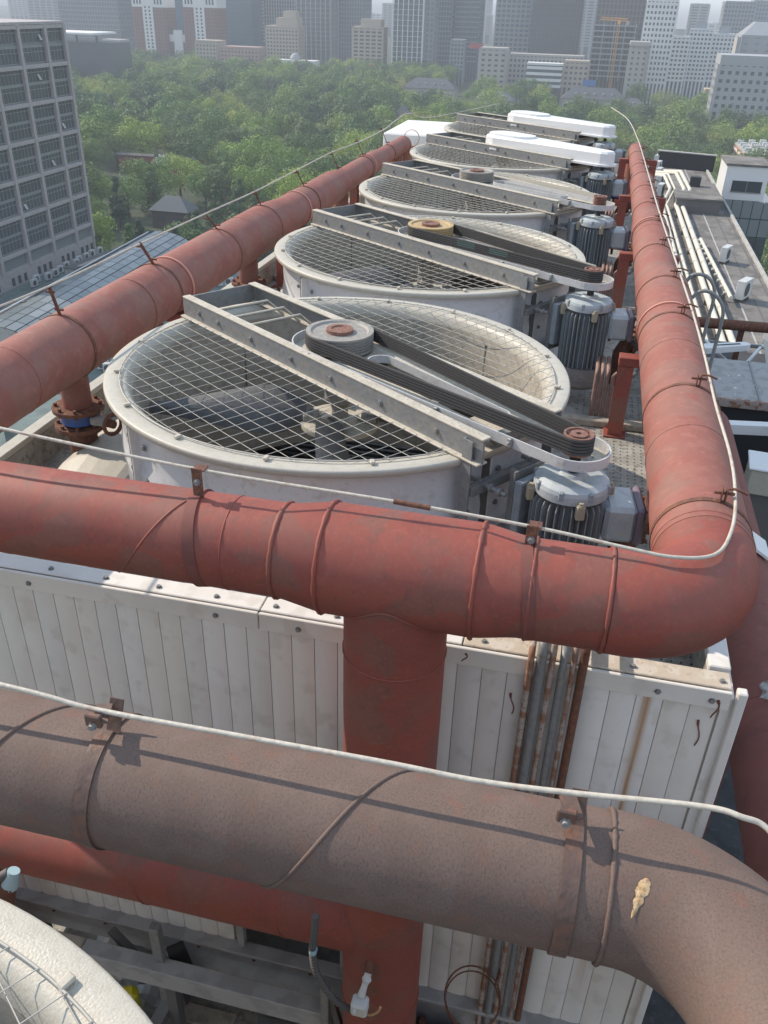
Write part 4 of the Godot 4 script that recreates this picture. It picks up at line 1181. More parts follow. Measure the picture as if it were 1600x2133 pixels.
func between_towers() -> void:
	# the neighbouring tower whose rim shows in the corner
	var t := thing("cooling_tower", "nearer cooling tower whose cream fan rim fills the bottom corner", "cooling tower")
	var c := Vector3(-1.46, 0.0, 0.30)
	var m := MB.new()
	holed(m, Vector2(c.x, c.z), 2.2, 1.44, 1.32, DECK)
	part(t, "deck_plate", m, M.deck)
	part(t, "rear_wall", MB.new().box(Vector3(-1.33, -2.1, -1.17), Vector3(4.6, 2.36, 0.05)), M.old_panel)
	part(t, "side_wall", MB.new().box(Vector3(0.93, -2.1, 0.45), Vector3(0.05, 2.36, 3.2)), M.panel)
	part(t, "side_wall", MB.new().box(Vector3(-3.62, -2.1, 0.45), Vector3(0.05, 2.36, 3.2)), M.panel)
	part(t, "front_wall", MB.new().box(Vector3(-1.33, -2.1, 2.03), Vector3(4.6, 2.36, 0.05)), M.panel)
	part(t, "pack", MB.new().box(Vector3(-1.33, -2.0, 0.45), Vector3(4.4, 0.4, 3.0)), M.pack)
	for x in [-3.4, -1.33, 0.7]:
		for z in [-1.0, 1.8]: part(t, "leg", MB.new().box(Vector3(x, -4.14, z), Vector3(0.12, 1.72, 0.12)), M.flex)
	var f := spare_stack
	f.position = c
	f.set_meta("label", "cream fan rim with wire guard in the bottom corner of the picture")
	# strip of wall between
	var floor_y := -5.0
	# steelwork between the two towers
	var b1 := thing("floor_beam", "long grey steel channel lying level just below the white wall, pale at one end", "beam", Vector3(0, 0, -2.93))
	part(b1, "channel", MB.new().bevel(Vector3(-1.75, -3.60, 0), Vector3(1.75, 0.17, 0.11), 0.006), M.basin)
	part(b1, "pale_end", MB.new().bevel(Vector3(-3.05, -3.60, 0), Vector3(0.84, 0.17, 0.11), 0.006), M.timber)
	for x in [-3.3, -2.0, -0.95]: part(b1, "foot", MB.new().box(Vector3(x, -4.34, 0), Vector3(0.07, 1.31, 0.07)), M.flex)
	var b2 := thing("floor_beam", "dark steel channel lying low in front of the lower red downpipe", "beam", Vector3(0, 0, -2.45))
	part(b2, "channel", MB.new().bevel(Vector3(-1.7, -4.02, 0), Vector3(1.9, 0.14, 0.12), 0.006), M.basin)
	for x in [-2.5, -1.0]: part(b2, "foot", MB.new().box(Vector3(x, -4.54, 0), Vector3(0.07, 0.92, 0.07)), M.flex)
	# planks on the platform below
	for q in [[-1.95, -3.10, 0.55, 0.0, "cracked grey plank"], [-1.30, -3.14, 0.42, 0.04, "short silvery plank"], [-0.98, -3.12, 0.30, 0.02, "small cream plank"], [-1.45, -2.70, 0.40, -0.05, "nearer grey plank"]]:
		var pk := thing("plank", q[4] + " lying on the platform under the white wall", "plank", Vector3(q[0], -4.36, q[1]), q[3], "planks under the white wall")
		part(pk, "board", MB.new().bevel(Vector3.ZERO, Vector3(q[2], 0.03, 0.13), 0.004), M.timber if q[2] < 0.35 or q[2] > 0.5 else M.zinc)
	part_thing("platform", "grey platform floor under the two towers", "platform", MB.new().box(Vector3(-1.4, -4.69, -2.6), Vector3(4.6, 0.62, 3.0)), M.deck)
	var fr := thing("brace_frame", "dark steel post with a slanting brace and gusset below the white wall", "brace", Vector3(-2.08, -4.38, -3.0))
	part(fr, "post", MB.new().bevel(Vector3(0, 0.61, 0.03), Vector3(0.07, 1.22, 0.06), 0.005), M.zinc)
	part(fr, "gusset", MB.new().quad(Vector3(0.03, 0.94, 0.0), Vector3(0.11, 0.92, -0.08), Vector3(0.20, 0.55, -0.06), Vector3(0.12, 0.30, 0.0)).quad(Vector3(0.03, 0.94, -0.012), Vector3(0.11, 0.92, -0.092), Vector3(0.20, 0.55, -0.072), Vector3(0.12, 0.30, -0.012)), M.black)
	part(fr, "brace", MB.new().bar(Vector3(-0.42, 0.86, -0.08), Vector3(-0.01, 0.52, 0.02), 0.05, 0.05), M.flex)
	part(fr, "brace", MB.new().bar(Vector3(0.02, 0.40, 0.04), Vector3(-0.16, 0.02, 0.42), 0.09, 0.06), M.flex)
	var fr2 := thing("brace_frame", "grey steel angle post beside the lower red downpipe", "brace", Vector3(-0.90, -4.38, -2.92))
	part(fr2, "post", MB.new().bevel(Vector3(0, 0.62, 0.07), Vector3(0.05, 1.24, 0.05), 0.004), M.zinc)
	part(fr2, "brace", MB.new().bar(Vector3(0.03, 1.1, 0.05), Vector3(0.14, 0.5, 0.05), 0.04, 0.04), M.flex)
	# a sheet of clear plastic film lying in the gap
	var film := MB.new()
	for i in 16:
		for j in 9:
			var q := []
			for d in [[0, 0], [1, 0], [1, 1], [0, 1]]:
				var u: float = i + d[0]
				var w: float = j + d[1]
				q.append(Vector3(-3.05 + u * 0.06, -4.28 + 0.03 * sin(u * 1.7 + w) + 0.028 * cos(w * 2.3 - u * 0.6), -3.50 + w * 0.055))
			film.quad(q[0], q[1], q[2], q[3])
	var fm := mat(Color(0.55, 0.58, 0.60, 0.55), 0.18)
	fm.transparency = BaseMaterial3D.TRANSPARENCY_ALPHA
	part_thing("plastic_film", "crumpled clear plastic film lying below the white wall", "film", film, fm)
	# red and yellow packet
	var bag := thing("snack_bag", "small yellow and red packet on the platform behind the cream fan rim", "packet", Vector3(-2.36, -4.28, -2.90))
	bag.scale = Vector3.ONE * 1.25
	part(bag, "yellow_side", MB.new().bevel(Vector3(-0.03, 0.12, -0.03), Vector3(0.15, 0.24, 0.10), 0.03, Basis(Vector3.UP, 0.4)), mat(Color(0.72, 0.60, 0.03), 0.4))
	part(bag, "red_side", MB.new().bevel(Vector3(0.05, 0.10, 0.04), Vector3(0.13, 0.20, 0.10), 0.03, Basis(Vector3.UP, -0.3)), mat(Color(0.55, 0.04, 0.03), 0.4))
	part(bag, "white_side", MB.new().bevel(Vector3(-0.02, 0.0, 0.09), Vector3(0.16, 0.08, 0.08), 0.02), M.unit)
	# sensor on the lower pipe: stub, body, wire
	var s := thing("sensor", "white box-shaped sensor on a stub of the lower red pipe", "sensor", Vector3(-0.60, -2.66, -2.66))
	part(s, "socket", MB.new().tube([Vector3(0.02, 0.17, -0.03), Vector3(0.015, 0.13, 0.02)], 0.028, 12), M.rust)
	part(s, "stub", MB.new().tube([Vector3(0.015, 0.14, 0.01), Vector3(0.0, 0.05, 0.05), Vector3(-0.01, 0.0, 0.08)], [0.020, 0.017, 0.022], 12), M.plaster)
	part(s, "nut", MB.new().lathe([Vector2(0, -0.01), Vector2(0.026, -0.01), Vector2(0.026, 0.01), Vector2(0, 0.01)], Vector3(0.008, 0.09, 0.035), 6), M.plaster)
	part(s, "box", MB.new().bevel(Vector3(-0.012, -0.06, 0.10), Vector3(0.09, 0.10, 0.08), 0.012), M.plaster)
	part(s, "lens", MB.new().lathe([Vector2(0.010, 0), Vector2(0.010, 0.02), Vector2(0, 0.02)], Vector3(-0.03, -0.045, 0.14), 10, facing(Vector3.BACK)), M.plaster)
	part(s, "lead", MB.new().tube(curve([Vector3(-0.02, -0.11, 0.09), Vector3(0.04, -0.13, 0.10), Vector3(0.085, -0.10, 0.09), Vector3(0.10, -0.06, 0.08)], 6), 0.007, 6), M.orange_rust)
	var flexy := curve([Vector3(-0.86, -2.05, -2.58), Vector3(-0.865, -2.20, -2.56), Vector3(-0.875, -2.33, -2.56), Vector3(-0.85, -2.50, -2.55), Vector3(-0.76, -2.70, -2.55), Vector3(-0.65, -2.79, -2.56)], 8)
	var fl := part_thing("flexible_lead", "dark ribbed cable sleeve hanging in front of the lower red pipe", "cable", MB.new().tube(flexy, 0.017, 8), M.flex)
	for k in range(0, flexy.size() - 1, 1):
		part(fl, "rib", MB.new().tube(circle(flexy[k], 0.018, (flexy[k + 1] - flexy[k]).normalized(), 10), 0.003, 4, false), M.flex)
	part(fl, "tape", MB.new().tube([Vector3(-0.868, -2.30, -2.56), Vector3(-0.874, -2.335, -2.56)], 0.021, 10), mat(Color(0.35, 0.55, 0.65), 0.6))
	# stub nozzle with flexible lead at the picture's edge
	var nz := thing("nozzle", "dark rusty tapered nozzle taped in blue, beside the cream fan rim", "nozzle", Vector3(-2.37, -1.9, -2.15))
	part(nz, "cone", MB.new().tube([Vector3(-0.10, -0.35, 0.12), Vector3(0.0, -0.10, 0.02), Vector3(0.035, 0.03, -0.02), Vector3(0.06, 0.12, -0.05)], [0.12, 0.085, 0.05, 0.04], 16), M.rust)
	part(nz, "tape", MB.new().tube([Vector3(0.06, 0.11, -0.05), Vector3(0.085, 0.20, -0.08)], [0.042, 0.030], 12), mat(Color(0.42, 0.58, 0.64), 0.6))
	part(nz, "lead", MB.new().tube(curve([Vector3(0.06, 0.19, -0.07), Vector3(-0.03, 0.16, -0.02), Vector3(-0.13, 0.25, 0.0), Vector3(-0.20, 0.45, 0.0), Vector3(-0.22, 0.6, 0.0)], 8), 0.024, 10), M.flex)
	part(nz, "box", MB.new().bevel(Vector3(-0.20, 0.55, 0.02), Vector3(0.16, 0.16, 0.12), 0.015), M.plaster)
	part(nz, "stay", MB.new().bar(Vector3(-0.10, -0.3, 0.1), Vector3(-0.12, -3.1, 0.3), 0.05, 0.05), M.rust)
	# wire hoop above the flange
	var hp := thing("wire_hoop", "bent wire hoop hanging in front of the white wall, low down", "hoop", Vector3(-0.02, -3.05, -2.95))
	part(hp, "hoop", MB.new().tube(circle(Vector3.ZERO, 0.165, Vector3(0.1, 0.9, 0.35).normalized(), 40), 0.006, 6, false), M.rust)
	part(hp, "hoop", MB.new().tube(circle(Vector3(0.0, -0.035, 0.0), 0.160, Vector3(0.0, 0.95, 0.25).normalized(), 40), 0.005, 6, false), M.rust)
	part(hp, "stay", MB.new().tube([Vector3(0.12, 0, -0.1), Vector3(0.14, -0.06, -0.25)], 0.006, 6), M.rust)
	# conduits that come down the front wall
	var cs := [[0.030, 0.016, M.pale_rust], [0.078, 0.024, M.zinc], [0.128, 0.015, M.pale_rust], [0.178, 0.018, M.zinc], [0.225, 0.013, M.pale_rust], [0.268, 0.021, M.rust]]
	var which := ["thinnest rust-streaked", "thick grey", "slim rust-streaked middle", "pale grey", "narrow pale brown", "dark rusty outermost"]
	for i in cs.size():
		var q: Array = cs[i]
		var p := [Vector3(q[0], -0.58 + 0.05 * (i % 3), FRONT - 0.25)] + bend(Vector3(q[0], -0.58 + 0.05 * (i % 3), FRONT - 0.2), Vector3(q[0], -0.58 + 0.05 * (i % 3), FRONT + 0.055), Vector3(q[0], -2, FRONT + 0.055), 0.05, 5) + [Vector3(q[0], -2.1, FRONT + 0.052 + 0.004 * (i % 2)), Vector3(q[0] + 0.006, -3.7, FRONT + 0.055)]
		part_thing("wall_conduit", which[i] + " conduit of the bundle running down the white wall", "conduit", MB.new().tube(p, q[1], 12), q[2], "conduits down the front wall")
	# runs of rust-coloured paint on the wall
	var drips := [[0.885, -0.70, 0.11, 0.008], [0.845, -0.86, 0.16, 0.006], [-0.03, -0.90, 0.13, 0.006], [-0.28, -0.68, 0.05, 0.006]]
	for q in drips:
		var p := []
		var rr := []
		for k in 9:
			p.append(Vector3(q[0] + 0.012 * sin(k * 0.55 + q[1] * 9.0), q[1] - q[2] * k / 8.0, FRONT + (0.0235 if q[1] > -0.75 else 0.0005)))
			rr.append(q[3] * (1.0 if k < 2 else 0.5))
		part_thing("paint_run", "thin run of red-brown paint " + ["at the outer corner of the white wall trim", "on the outer strip of the white wall", "on the wall strip beside the conduits", "under the trim next to the red downpipe"][drips.find(q)], "paint", MB.new().tube(p, rr, 5), M.dull_red)
	# cup-shaped drain cover on the deck behind the elbow
	part_thing("drain_cover", "round pale drain cover on the perforated deck under the elbow", "cover", MB.new().lathe([Vector2(0.10, 0.0), Vector2(0.095, 0.03), Vector2(0.06, 0.045), Vector2(0, 0.05)], Vector3(0.42, DECK + 0.002, -3.5), 24), M.cover)
	# stubs on the deck
	for k in 4:
		part_thing("deck_stub", "short cream pipe stub on the deck between fan " + ["one and two", "two and three", "three and four", "four and five"][k], "stub", MB.new().lathe([Vector2(0.045, 0.0), Vector2(0.045, 0.16), Vector2(0.052, 0.16), Vector2(0.052, 0.19), Vector2(0.036, 0.19), Vector2(0.036, 0.05), Vector2(0, 0.05)], Vector3(-2.78, DECK + 0.002, -6.72 - PITCH * k), 16), M.cream, "pipe stubs on the deck")
	# white flat housing behind the last fan
	var h := thing("roof_housing", "white flat-topped housing beyond the last fan", "housing", Vector3(-3.1, -1.0, -21.5))
	part(h, "box", MB.new().bevel(Vector3.ZERO, Vector3(3.2, 0.9, 2.6), 0.03), M.panel)
	part(h, "stand", MB.new().box(Vector3(0, -2.3, 0), Vector3(2.6, 3.7, 2.2)), M.pale_concrete)


func ac_unit(label: String, at: Vector3, turn: float, s := 1.0, grp := "air conditioners on the lower roof") -> void:
	var t := thing("air_conditioner", label, "air conditioner", at, turn, grp)
	part(t, "case", MB.new().bevel(Vector3(0, 0.52 * s, 0), Vector3(0.95, 0.78, 0.36) * s, 0.02), M.unit)
	part(t, "fan_grille", MB.new().lathe([Vector2(0.29 * s, 0.0), Vector2(0.27 * s, 0.015), Vector2(0, 0.015)], Vector3(-0.12 * s, 0.52 * s, 0.18 * s), 20, facing(Vector3.BACK)), M.unit_dark)
	for x in [-0.35, 0.35]: part(t, "foot", MB.new().box(Vector3(x * s, 0.065 * s, 0), Vector3(0.06, 0.13, 0.34) * s), M.flex)


func adjoining_roof() -> void:
	# ---- lower wing
	var y := -13.0
	var b := thing("low_wing", "low wing with a grey felted roof beside the long red pipe", "building", Vector3(6.9, GROUND, -64.0))
	part(b, "wall", MB.new().box(Vector3(0, 24.4, 0), Vector3(9.6, 48.8, 83.6)), M.pale_concrete)
	part(b, "roof", MB.new().box(Vector3(0, 48.9, 0), Vector3(10.0, 0.2, 84.0)), M.roof)
	for x in [-4.9, 4.9]: part(b, "parapet", MB.new().bevel(Vector3(x, 49.1, 0), Vector3(0.22, 0.25, 84.0), 0.02), M.pale_concrete)
	for k in 10: part(b, "roof_seam", MB.new().box(Vector3(-4.0 + k * 0.95, 49.012, 0), Vector3(0.10, 0.012, 83.0)), M.pale_concrete if k % 3 == 1 else M.floor_grey)
	# insulated pipes in four lines with a jog
	var lines := [[5.55, 0.14], [5.95, 0.10], [6.75, 0.17], [7.25, 0.17]]
	for i in 4:
		var x: float = lines[i][0] + 0.5
		var h := y + 0.45
		var p := [Vector3(x + 0.55, h, -25), Vector3(x + 0.25, h, -55), Vector3(x + 0.05, h, -79)] + bend(Vector3(x, h, -78), Vector3(x, h, -80 - i * 0.4), Vector3(x + 0.7, h + 0.7, -84), 0.4, 3) + [Vector3(x + 0.75, h + 0.75, -84), Vector3(x + 0.55, h + 0.75, -91 - i), Vector3(x - 1.2, h + 0.4, -93 - i)]
		var t := thing("roof_pipe", ["thin cream insulated pipe nearest the red pipe, along the grey roof", "thinnest cream insulated pipe, second of four along the grey roof", "thick cream insulated pipe, third of four along the grey roof", "outermost thick cream insulated pipe along the grey roof"][i], "pipe", Vector3.ZERO, 0.0, "cream insulated pipes on the lower roof")
		part(t, "lagging", MB.new().tube(p, lines[i][1], 10), M.insulation)
		for k in 9:
			part(t, "stand", MB.new().box(Vector3(x + 0.5 - 0.06 * k, y + 0.14, -28.0 - k * 6.2), Vector3(0.3, 0.28, 0.12)), M.flex)
		for k in 14:
			part(t, "joint", MB.new().lathe([Vector2(lines[i][1], -0.07), Vector2(lines[i][1] + 0.02, -0.06), Vector2(lines[i][1] + 0.02, 0.06), Vector2(lines[i][1], 0.07)], Vector3(x + 0.53 - 0.0105 * k * 3.4, h, -27.0 - k * 3.4), 10, facing(Vector3.BACK)), M.insulation)
	ac_unit("grey rooftop air conditioner farther along the grey roof", Vector3(9.6, y, -63.5), 1.15, 1.25)
	ac_unit("grey rooftop air conditioner nearer on the grey roof, with a vent stub", Vector3(9.7, y, -54.5), 1.1, 1.4)
	ac_unit("white air conditioner at the picture's edge on the grey roof", Vector3(10.3, y, -47.0), 1.0, 1.2)
	for k in 5:
		ac_unit("small white air conditioner in the column beyond the red pipe, the %s" % ["farthest", "second farthest", "middle one", "second nearest", "nearest"][k], Vector3(6.6 - 0.1 * k, y, -105 + k * 4.6), 1.3, 1.3)
	for k in 5:
		ac_unit("white air conditioner right beside the long red pipe, %s the hoops" % ["nearest", "second from", "third from", "fourth from", "farthest from"][k], Vector3(4.05 + 0.32 * k, y + 0.4, -33.0 - k * 7.5), 0.1, 1.1)
	# vent rack: a low pipe with a row of stubs
	var rk := thing("vent_rack", "cream pipe with a row of short stubs beside the insulated pipes", "pipe", Vector3(8.55, y, -60.0))
	part(rk, "rail", MB.new().tube([Vector3(-0.25, 0.5, -8.0), Vector3(0.3, 0.5, 7.0)], 0.12, 10), M.insulation)
	for k in 11: part(rk, "stub", MB.new().tube([Vector3(-0.25 + k * 0.05, 0.5, -7.5 + k * 1.35), Vector3(-0.55 + k * 0.05, 0.5, -7.5 + k * 1.35)], 0.09, 8), M.insulation)
	for z in [-7.0, 6.0]: part(rk, "stand", MB.new().box(Vector3(0, 0.2, z), Vector3(0.2, 0.4, 0.2)), M.flex)
	# raised roof box with rubbish heap, dark parapet beyond
	var bx := thing("roof_box", "dark low box roof beyond the jog of the cream pipes", "roof box", Vector3(9.0, y, -84.0))
	part(bx, "wall", MB.new().box(Vector3(0, 0.55, 0), Vector3(3.6, 1.1, 8.0)), M.flex)
	part(bx, "roof", MB.new().box(Vector3(0, 1.17, 0), Vector3(3.9, 0.12, 8.3)), M.roof)
	part_thing("roof_block", "small dark block with a white vent on the far box roof", "vent", MB.new().box(Vector3(9.0, y + 1.65, -86), Vector3(0.9, 0.8, 0.8)), M.black)
	var pp := thing("roof_parapet", "long black parapet at the far end of the grey roof", "parapet", Vector3(9.5, y, -104.0))
	part(pp, "wall", MB.new().box(Vector3(0, 0.8, 0), Vector3(6.0, 1.6, 0.4), Basis(Vector3.UP, -0.25)), M.black)
	part(pp, "coping", MB.new().box(Vector3(0, 1.65, 0), Vector3(6.2, 0.1, 0.6), Basis(Vector3.UP, -0.25)), M.pale_concrete)
	# penthouse block with a dark window and glazed wall below
	var ph := thing("penthouse_block", "white rooftop block with one dark window above a dark glazed wall", "building", Vector3(13.6, GROUND, -90.6))
	part(ph, "wall", MB.new().box(Vector3(0, 50.4, 0), Vector3(3.7, 2.9, 5.2)), M.cover)
	part(ph, "roof", MB.new().box(Vector3(0, 51.95, 0), Vector3(3.9, 0.2, 5.4)), M.roof)
	part(ph, "window", MB.new().box(Vector3(0.15, 50.15, 2.6), Vector3(2.6, 0.95, 0.06)), M.unit_dark)
	var wf := part(ph, "window_frame", MB.new().box(Vector3(0.15, 50.15, 2.64), Vector3(0.06, 0.95, 0.05)), M.zinc)
	part(wf, "rail", MB.new().box(Vector3(0.15, 49.65, 2.64), Vector3(2.7, 0.08, 0.08)), M.zinc)
	part(ph, "lower_wall", MB.new().box(Vector3(0.6, 24.4, 0), Vector3(4.6, 48.8, 5.6)), M.office_glass)
	for k in 5:
		for j in 6:
			part(ph, "wall_panel", MB.new().bevel(Vector3(-1.25 + k * 0.92, 48.2 - j * 1.6, 2.84), Vector3(0.86, 1.5, 0.06), 0.02), M.office_spandrel if j < 2 else M.office_glass)
	# ---- things close by, beside the tower
	var sh := thing("duct_housing", "grey sheet-roofed duct housing with a rusty edge beside the red pipe", "housing", Vector3(5.1, -5.0, -13.6))
	part(sh, "roof_sheet", MB.new().box(Vector3(0, 2.0, 0), Vector3(6.0, 0.05, 1.5), Basis(Vector3.RIGHT, 0.06)), M.basin)
	part(sh, "rusty_edge", MB.new().bevel(Vector3(0, 1.92, 0.76), Vector3(6.0, 0.14, 0.06), 0.01), M.pale_rust)
	part(sh, "dark_side", MB.new().box(Vector3(0, 0.95, 0.66), Vector3(6.0, 1.8, 0.06)), M.black)
	part(sh, "back", MB.new().box(Vector3(0, 0.95, -0.6), Vector3(6.0, 1.85, 0.06)), M.basin)
	for k in 4: part(sh, "sheet_lap", MB.new().box(Vector3(-2.2 + k * 1.5, 2.03, 0), Vector3(0.03, 0.012, 1.5), Basis(Vector3.RIGHT, 0.06)), M.zinc)
	var sp := MB.new()      # splashes of pale paint on the sheet
	for k in 70:
		var x := rng.randf_range(-2.85, -1.2) if k > 40 else rng.randfn(-1.75, 0.09)
		var z := rng.randf_range(-0.2, 0.7) if k > 40 else rng.randfn(0.35, 0.14)
		var s := rng.randf_range(0.01, 0.05)
		var yy := 2.029 - z * 0.06
		sp.tri(Vector3(x, yy, z), Vector3(x + s, yy - 0.06 * s, z + s * 0.6), Vector3(x - s * 0.5, yy - 0.06 * s * 1.2, z + s * 1.2), Vector3.UP, Vector3.UP, Vector3.UP)
	var so := part(sh, "paint_splashes", sp, M.cover)
	so.set_meta("kind", "stuff")
	# truss lying behind it, rusty pipe, discarded cover
	var tr := thing("truss", "pale steel lattice lying behind the grey sheet roof", "truss", Vector3(4.9, -3.4, -15.6))
	part(tr, "chord", MB.new().bar(Vector3(-3, 0, 0.6), Vector3(3, 0.05, 0.6), 0.06, 0.06), M.zinc)
	part(tr, "chord", MB.new().bar(Vector3(-3, 0.15, -0.5), Vector3(3, 0.2, -0.5), 0.06, 0.06), M.zinc)
	for k in 6:
		part(tr, "lacing", MB.new().bar(Vector3(-3 + k, 0.02, 0.6), Vector3(-2.5 + k, 0.17, -0.5), 0.05, 0.04), M.plaster)
		part(tr, "lacing", MB.new().bar(Vector3(-2.5 + k, 0.19, -0.5), Vector3(-2 + k, 0.04, 0.6), 0.05, 0.04), M.plaster)
	for x in [-2.8, 2.8]: part(tr, "foot", MB.new().box(Vector3(x, -0.8, 0), Vector3(0.08, 1.58, 1.1)), M.zinc)
	var rp := thing("rusty_pipe", "rust-brown pipe lying across behind the steel lattice", "pipe", Vector3(5.2, -3.2, -17.2))
	part(rp, "pipe", MB.new().tube([Vector3(-3.2, 0, 0.1), Vector3(3, 0, -0.1)], 0.10, 16), M.rust)
	for x in [-2, 1]: part(rp, "prop", MB.new().box(Vector3(x, -0.95, 0), Vector3(0.1, 1.75, 0.1)), M.rust)
	var cv := thing("discarded_cover", "white slotted belt cover thrown on the steel lattice", "belt cover", Vector3(2.62, -3.16, -15.45), 0.45)
	part(cv, "shell", MB.new().loft([outline(-0.35, 0.13, 0.45, 0.10, 0.0, 6), outline(-0.35, 0.12, 0.45, 0.09, 0.10, 6)], true, true, Vector3(0, 0.10, 0)), M.cover)
	part(cv, "slot", MB.new().box(Vector3(0.1, 0.103, 0), Vector3(0.5, 0.008, 0.04)), M.black)
	var scrap := thing("scrap_sheet", "torn white sheet scrap beside the discarded cover", "scrap", Vector3(3.35, -3.1, -15.0))
	part(scrap, "fold", MB.new().quad(Vector3(-0.15, 0.3, -0.2), Vector3(0.1, 0.2, -0.1), Vector3(0.12, -0.1, 0.3), Vector3(-0.05, -0.1, 0.25)).quad(Vector3(-0.15, 0.295, -0.205), Vector3(0.1, 0.195, -0.105), Vector3(0.12, -0.105, 0.295), Vector3(-0.05, -0.105, 0.245)), M.cream)
	part(scrap, "fold", MB.new().quad(Vector3(0.2, 0.2, -0.1), Vector3(0.4, 0.0, 0.0), Vector3(0.42, -0.12, 0.2), Vector3(0.26, 0.0, 0.1)).quad(Vector3(0.2, 0.195, -0.105), Vector3(0.4, -0.005, -0.005), Vector3(0.42, -0.125, 0.195), Vector3(0.26, -0.005, 0.095)), M.cover)
	# cream boxes on the roof in front of it
	for q in [[Vector3(2.9, -3.1, -10.5), Vector3(0.9, 0.35, 0.5), "cream box with a blue rag standing right beside the low red pipe"], [Vector3(4.3, -3.05, -10.9), Vector3(1.5, 0.4, 0.5), "larger cream box at the picture's edge in front of the dark housing"]]:
		var c := thing("cream_box", q[2], "box", q[0], -0.1, "cream boxes beside the low pipe")
		part(c, "case", MB.new().bevel(Vector3.ZERO, q[1], 0.02), M.cream)
		part(c, "lid", MB.new().bevel(Vector3(0, q[1].y / 2 + 0.015, 0), Vector3(q[1].x + 0.05, 0.03, q[1].z + 0.05), 0.008), M.cover)
		part(c, "stand", MB.new().box(Vector3(0, -0.95 - q[1].y / 4, 0), Vector3(q[1].x * 0.8, 1.9 - q[1].y / 2, q[1].z * 0.7)), M.flex)
	part_thing("pale_beam", "pale painted beam lying in front of the dark housing", "beam", MB.new().bar(Vector3(2.2, -3.0, -11.7), Vector3(5.0, -3.05, -12.3), 0.16, 0.14), M.cover)
	part_thing("blue_pipe", "thin blue pipe lying beside the pale beam", "pipe", MB.new().tube([Vector3(2.85, -2.9, -11.6), Vector3(3.6, -2.55, -12.2)], 0.025, 8), mat(Color(0.08, 0.16, 0.5), 0.5))
	part_thing("white_tag", "white card tied to the low red pipe beside the elbow", "card", MB.new().box(Vector3(1.575, -1.38, -5.8), Vector3(0.13, 0.02, 0.26), Basis(Vector3.BACK, -0.55)), M.cover)
	# two curved handrails of a ladder
	for q in [[-12.2, [Vector3(1.40, -1.22, -12.2), Vector3(1.47, -1.09, -12.2), Vector3(1.58, -1.06, -12.2), Vector3(1.70, -1.10, -12.2), Vector3(1.80, -1.24, -12.2), Vector3(1.82, -1.45, -12.2), Vector3(1.80, -2.0, -12.2), Vector3(1.80, -4.98, -12.2)], "farther"], [-11.6, [Vector3(1.46, -1.22, -11.6), Vector3(1.54, -1.13, -11.6), Vector3(1.66, -1.12, -11.6), Vector3(1.79, -1.20, -11.6), Vector3(1.875, -1.34, -11.6), Vector3(1.89, -1.6, -11.6), Vector3(1.875, -2.2, -11.6), Vector3(1.875, -4.98, -11.6)], "nearer"]]:
		part_thing("ladder_hoop", "grey curved ladder handrail beside the long red pipe, the %s of two" % q[2], "handrail", MB.new().tube(curve(q[1], 6), 0.024, 10), M.zinc, "ladder handrails")


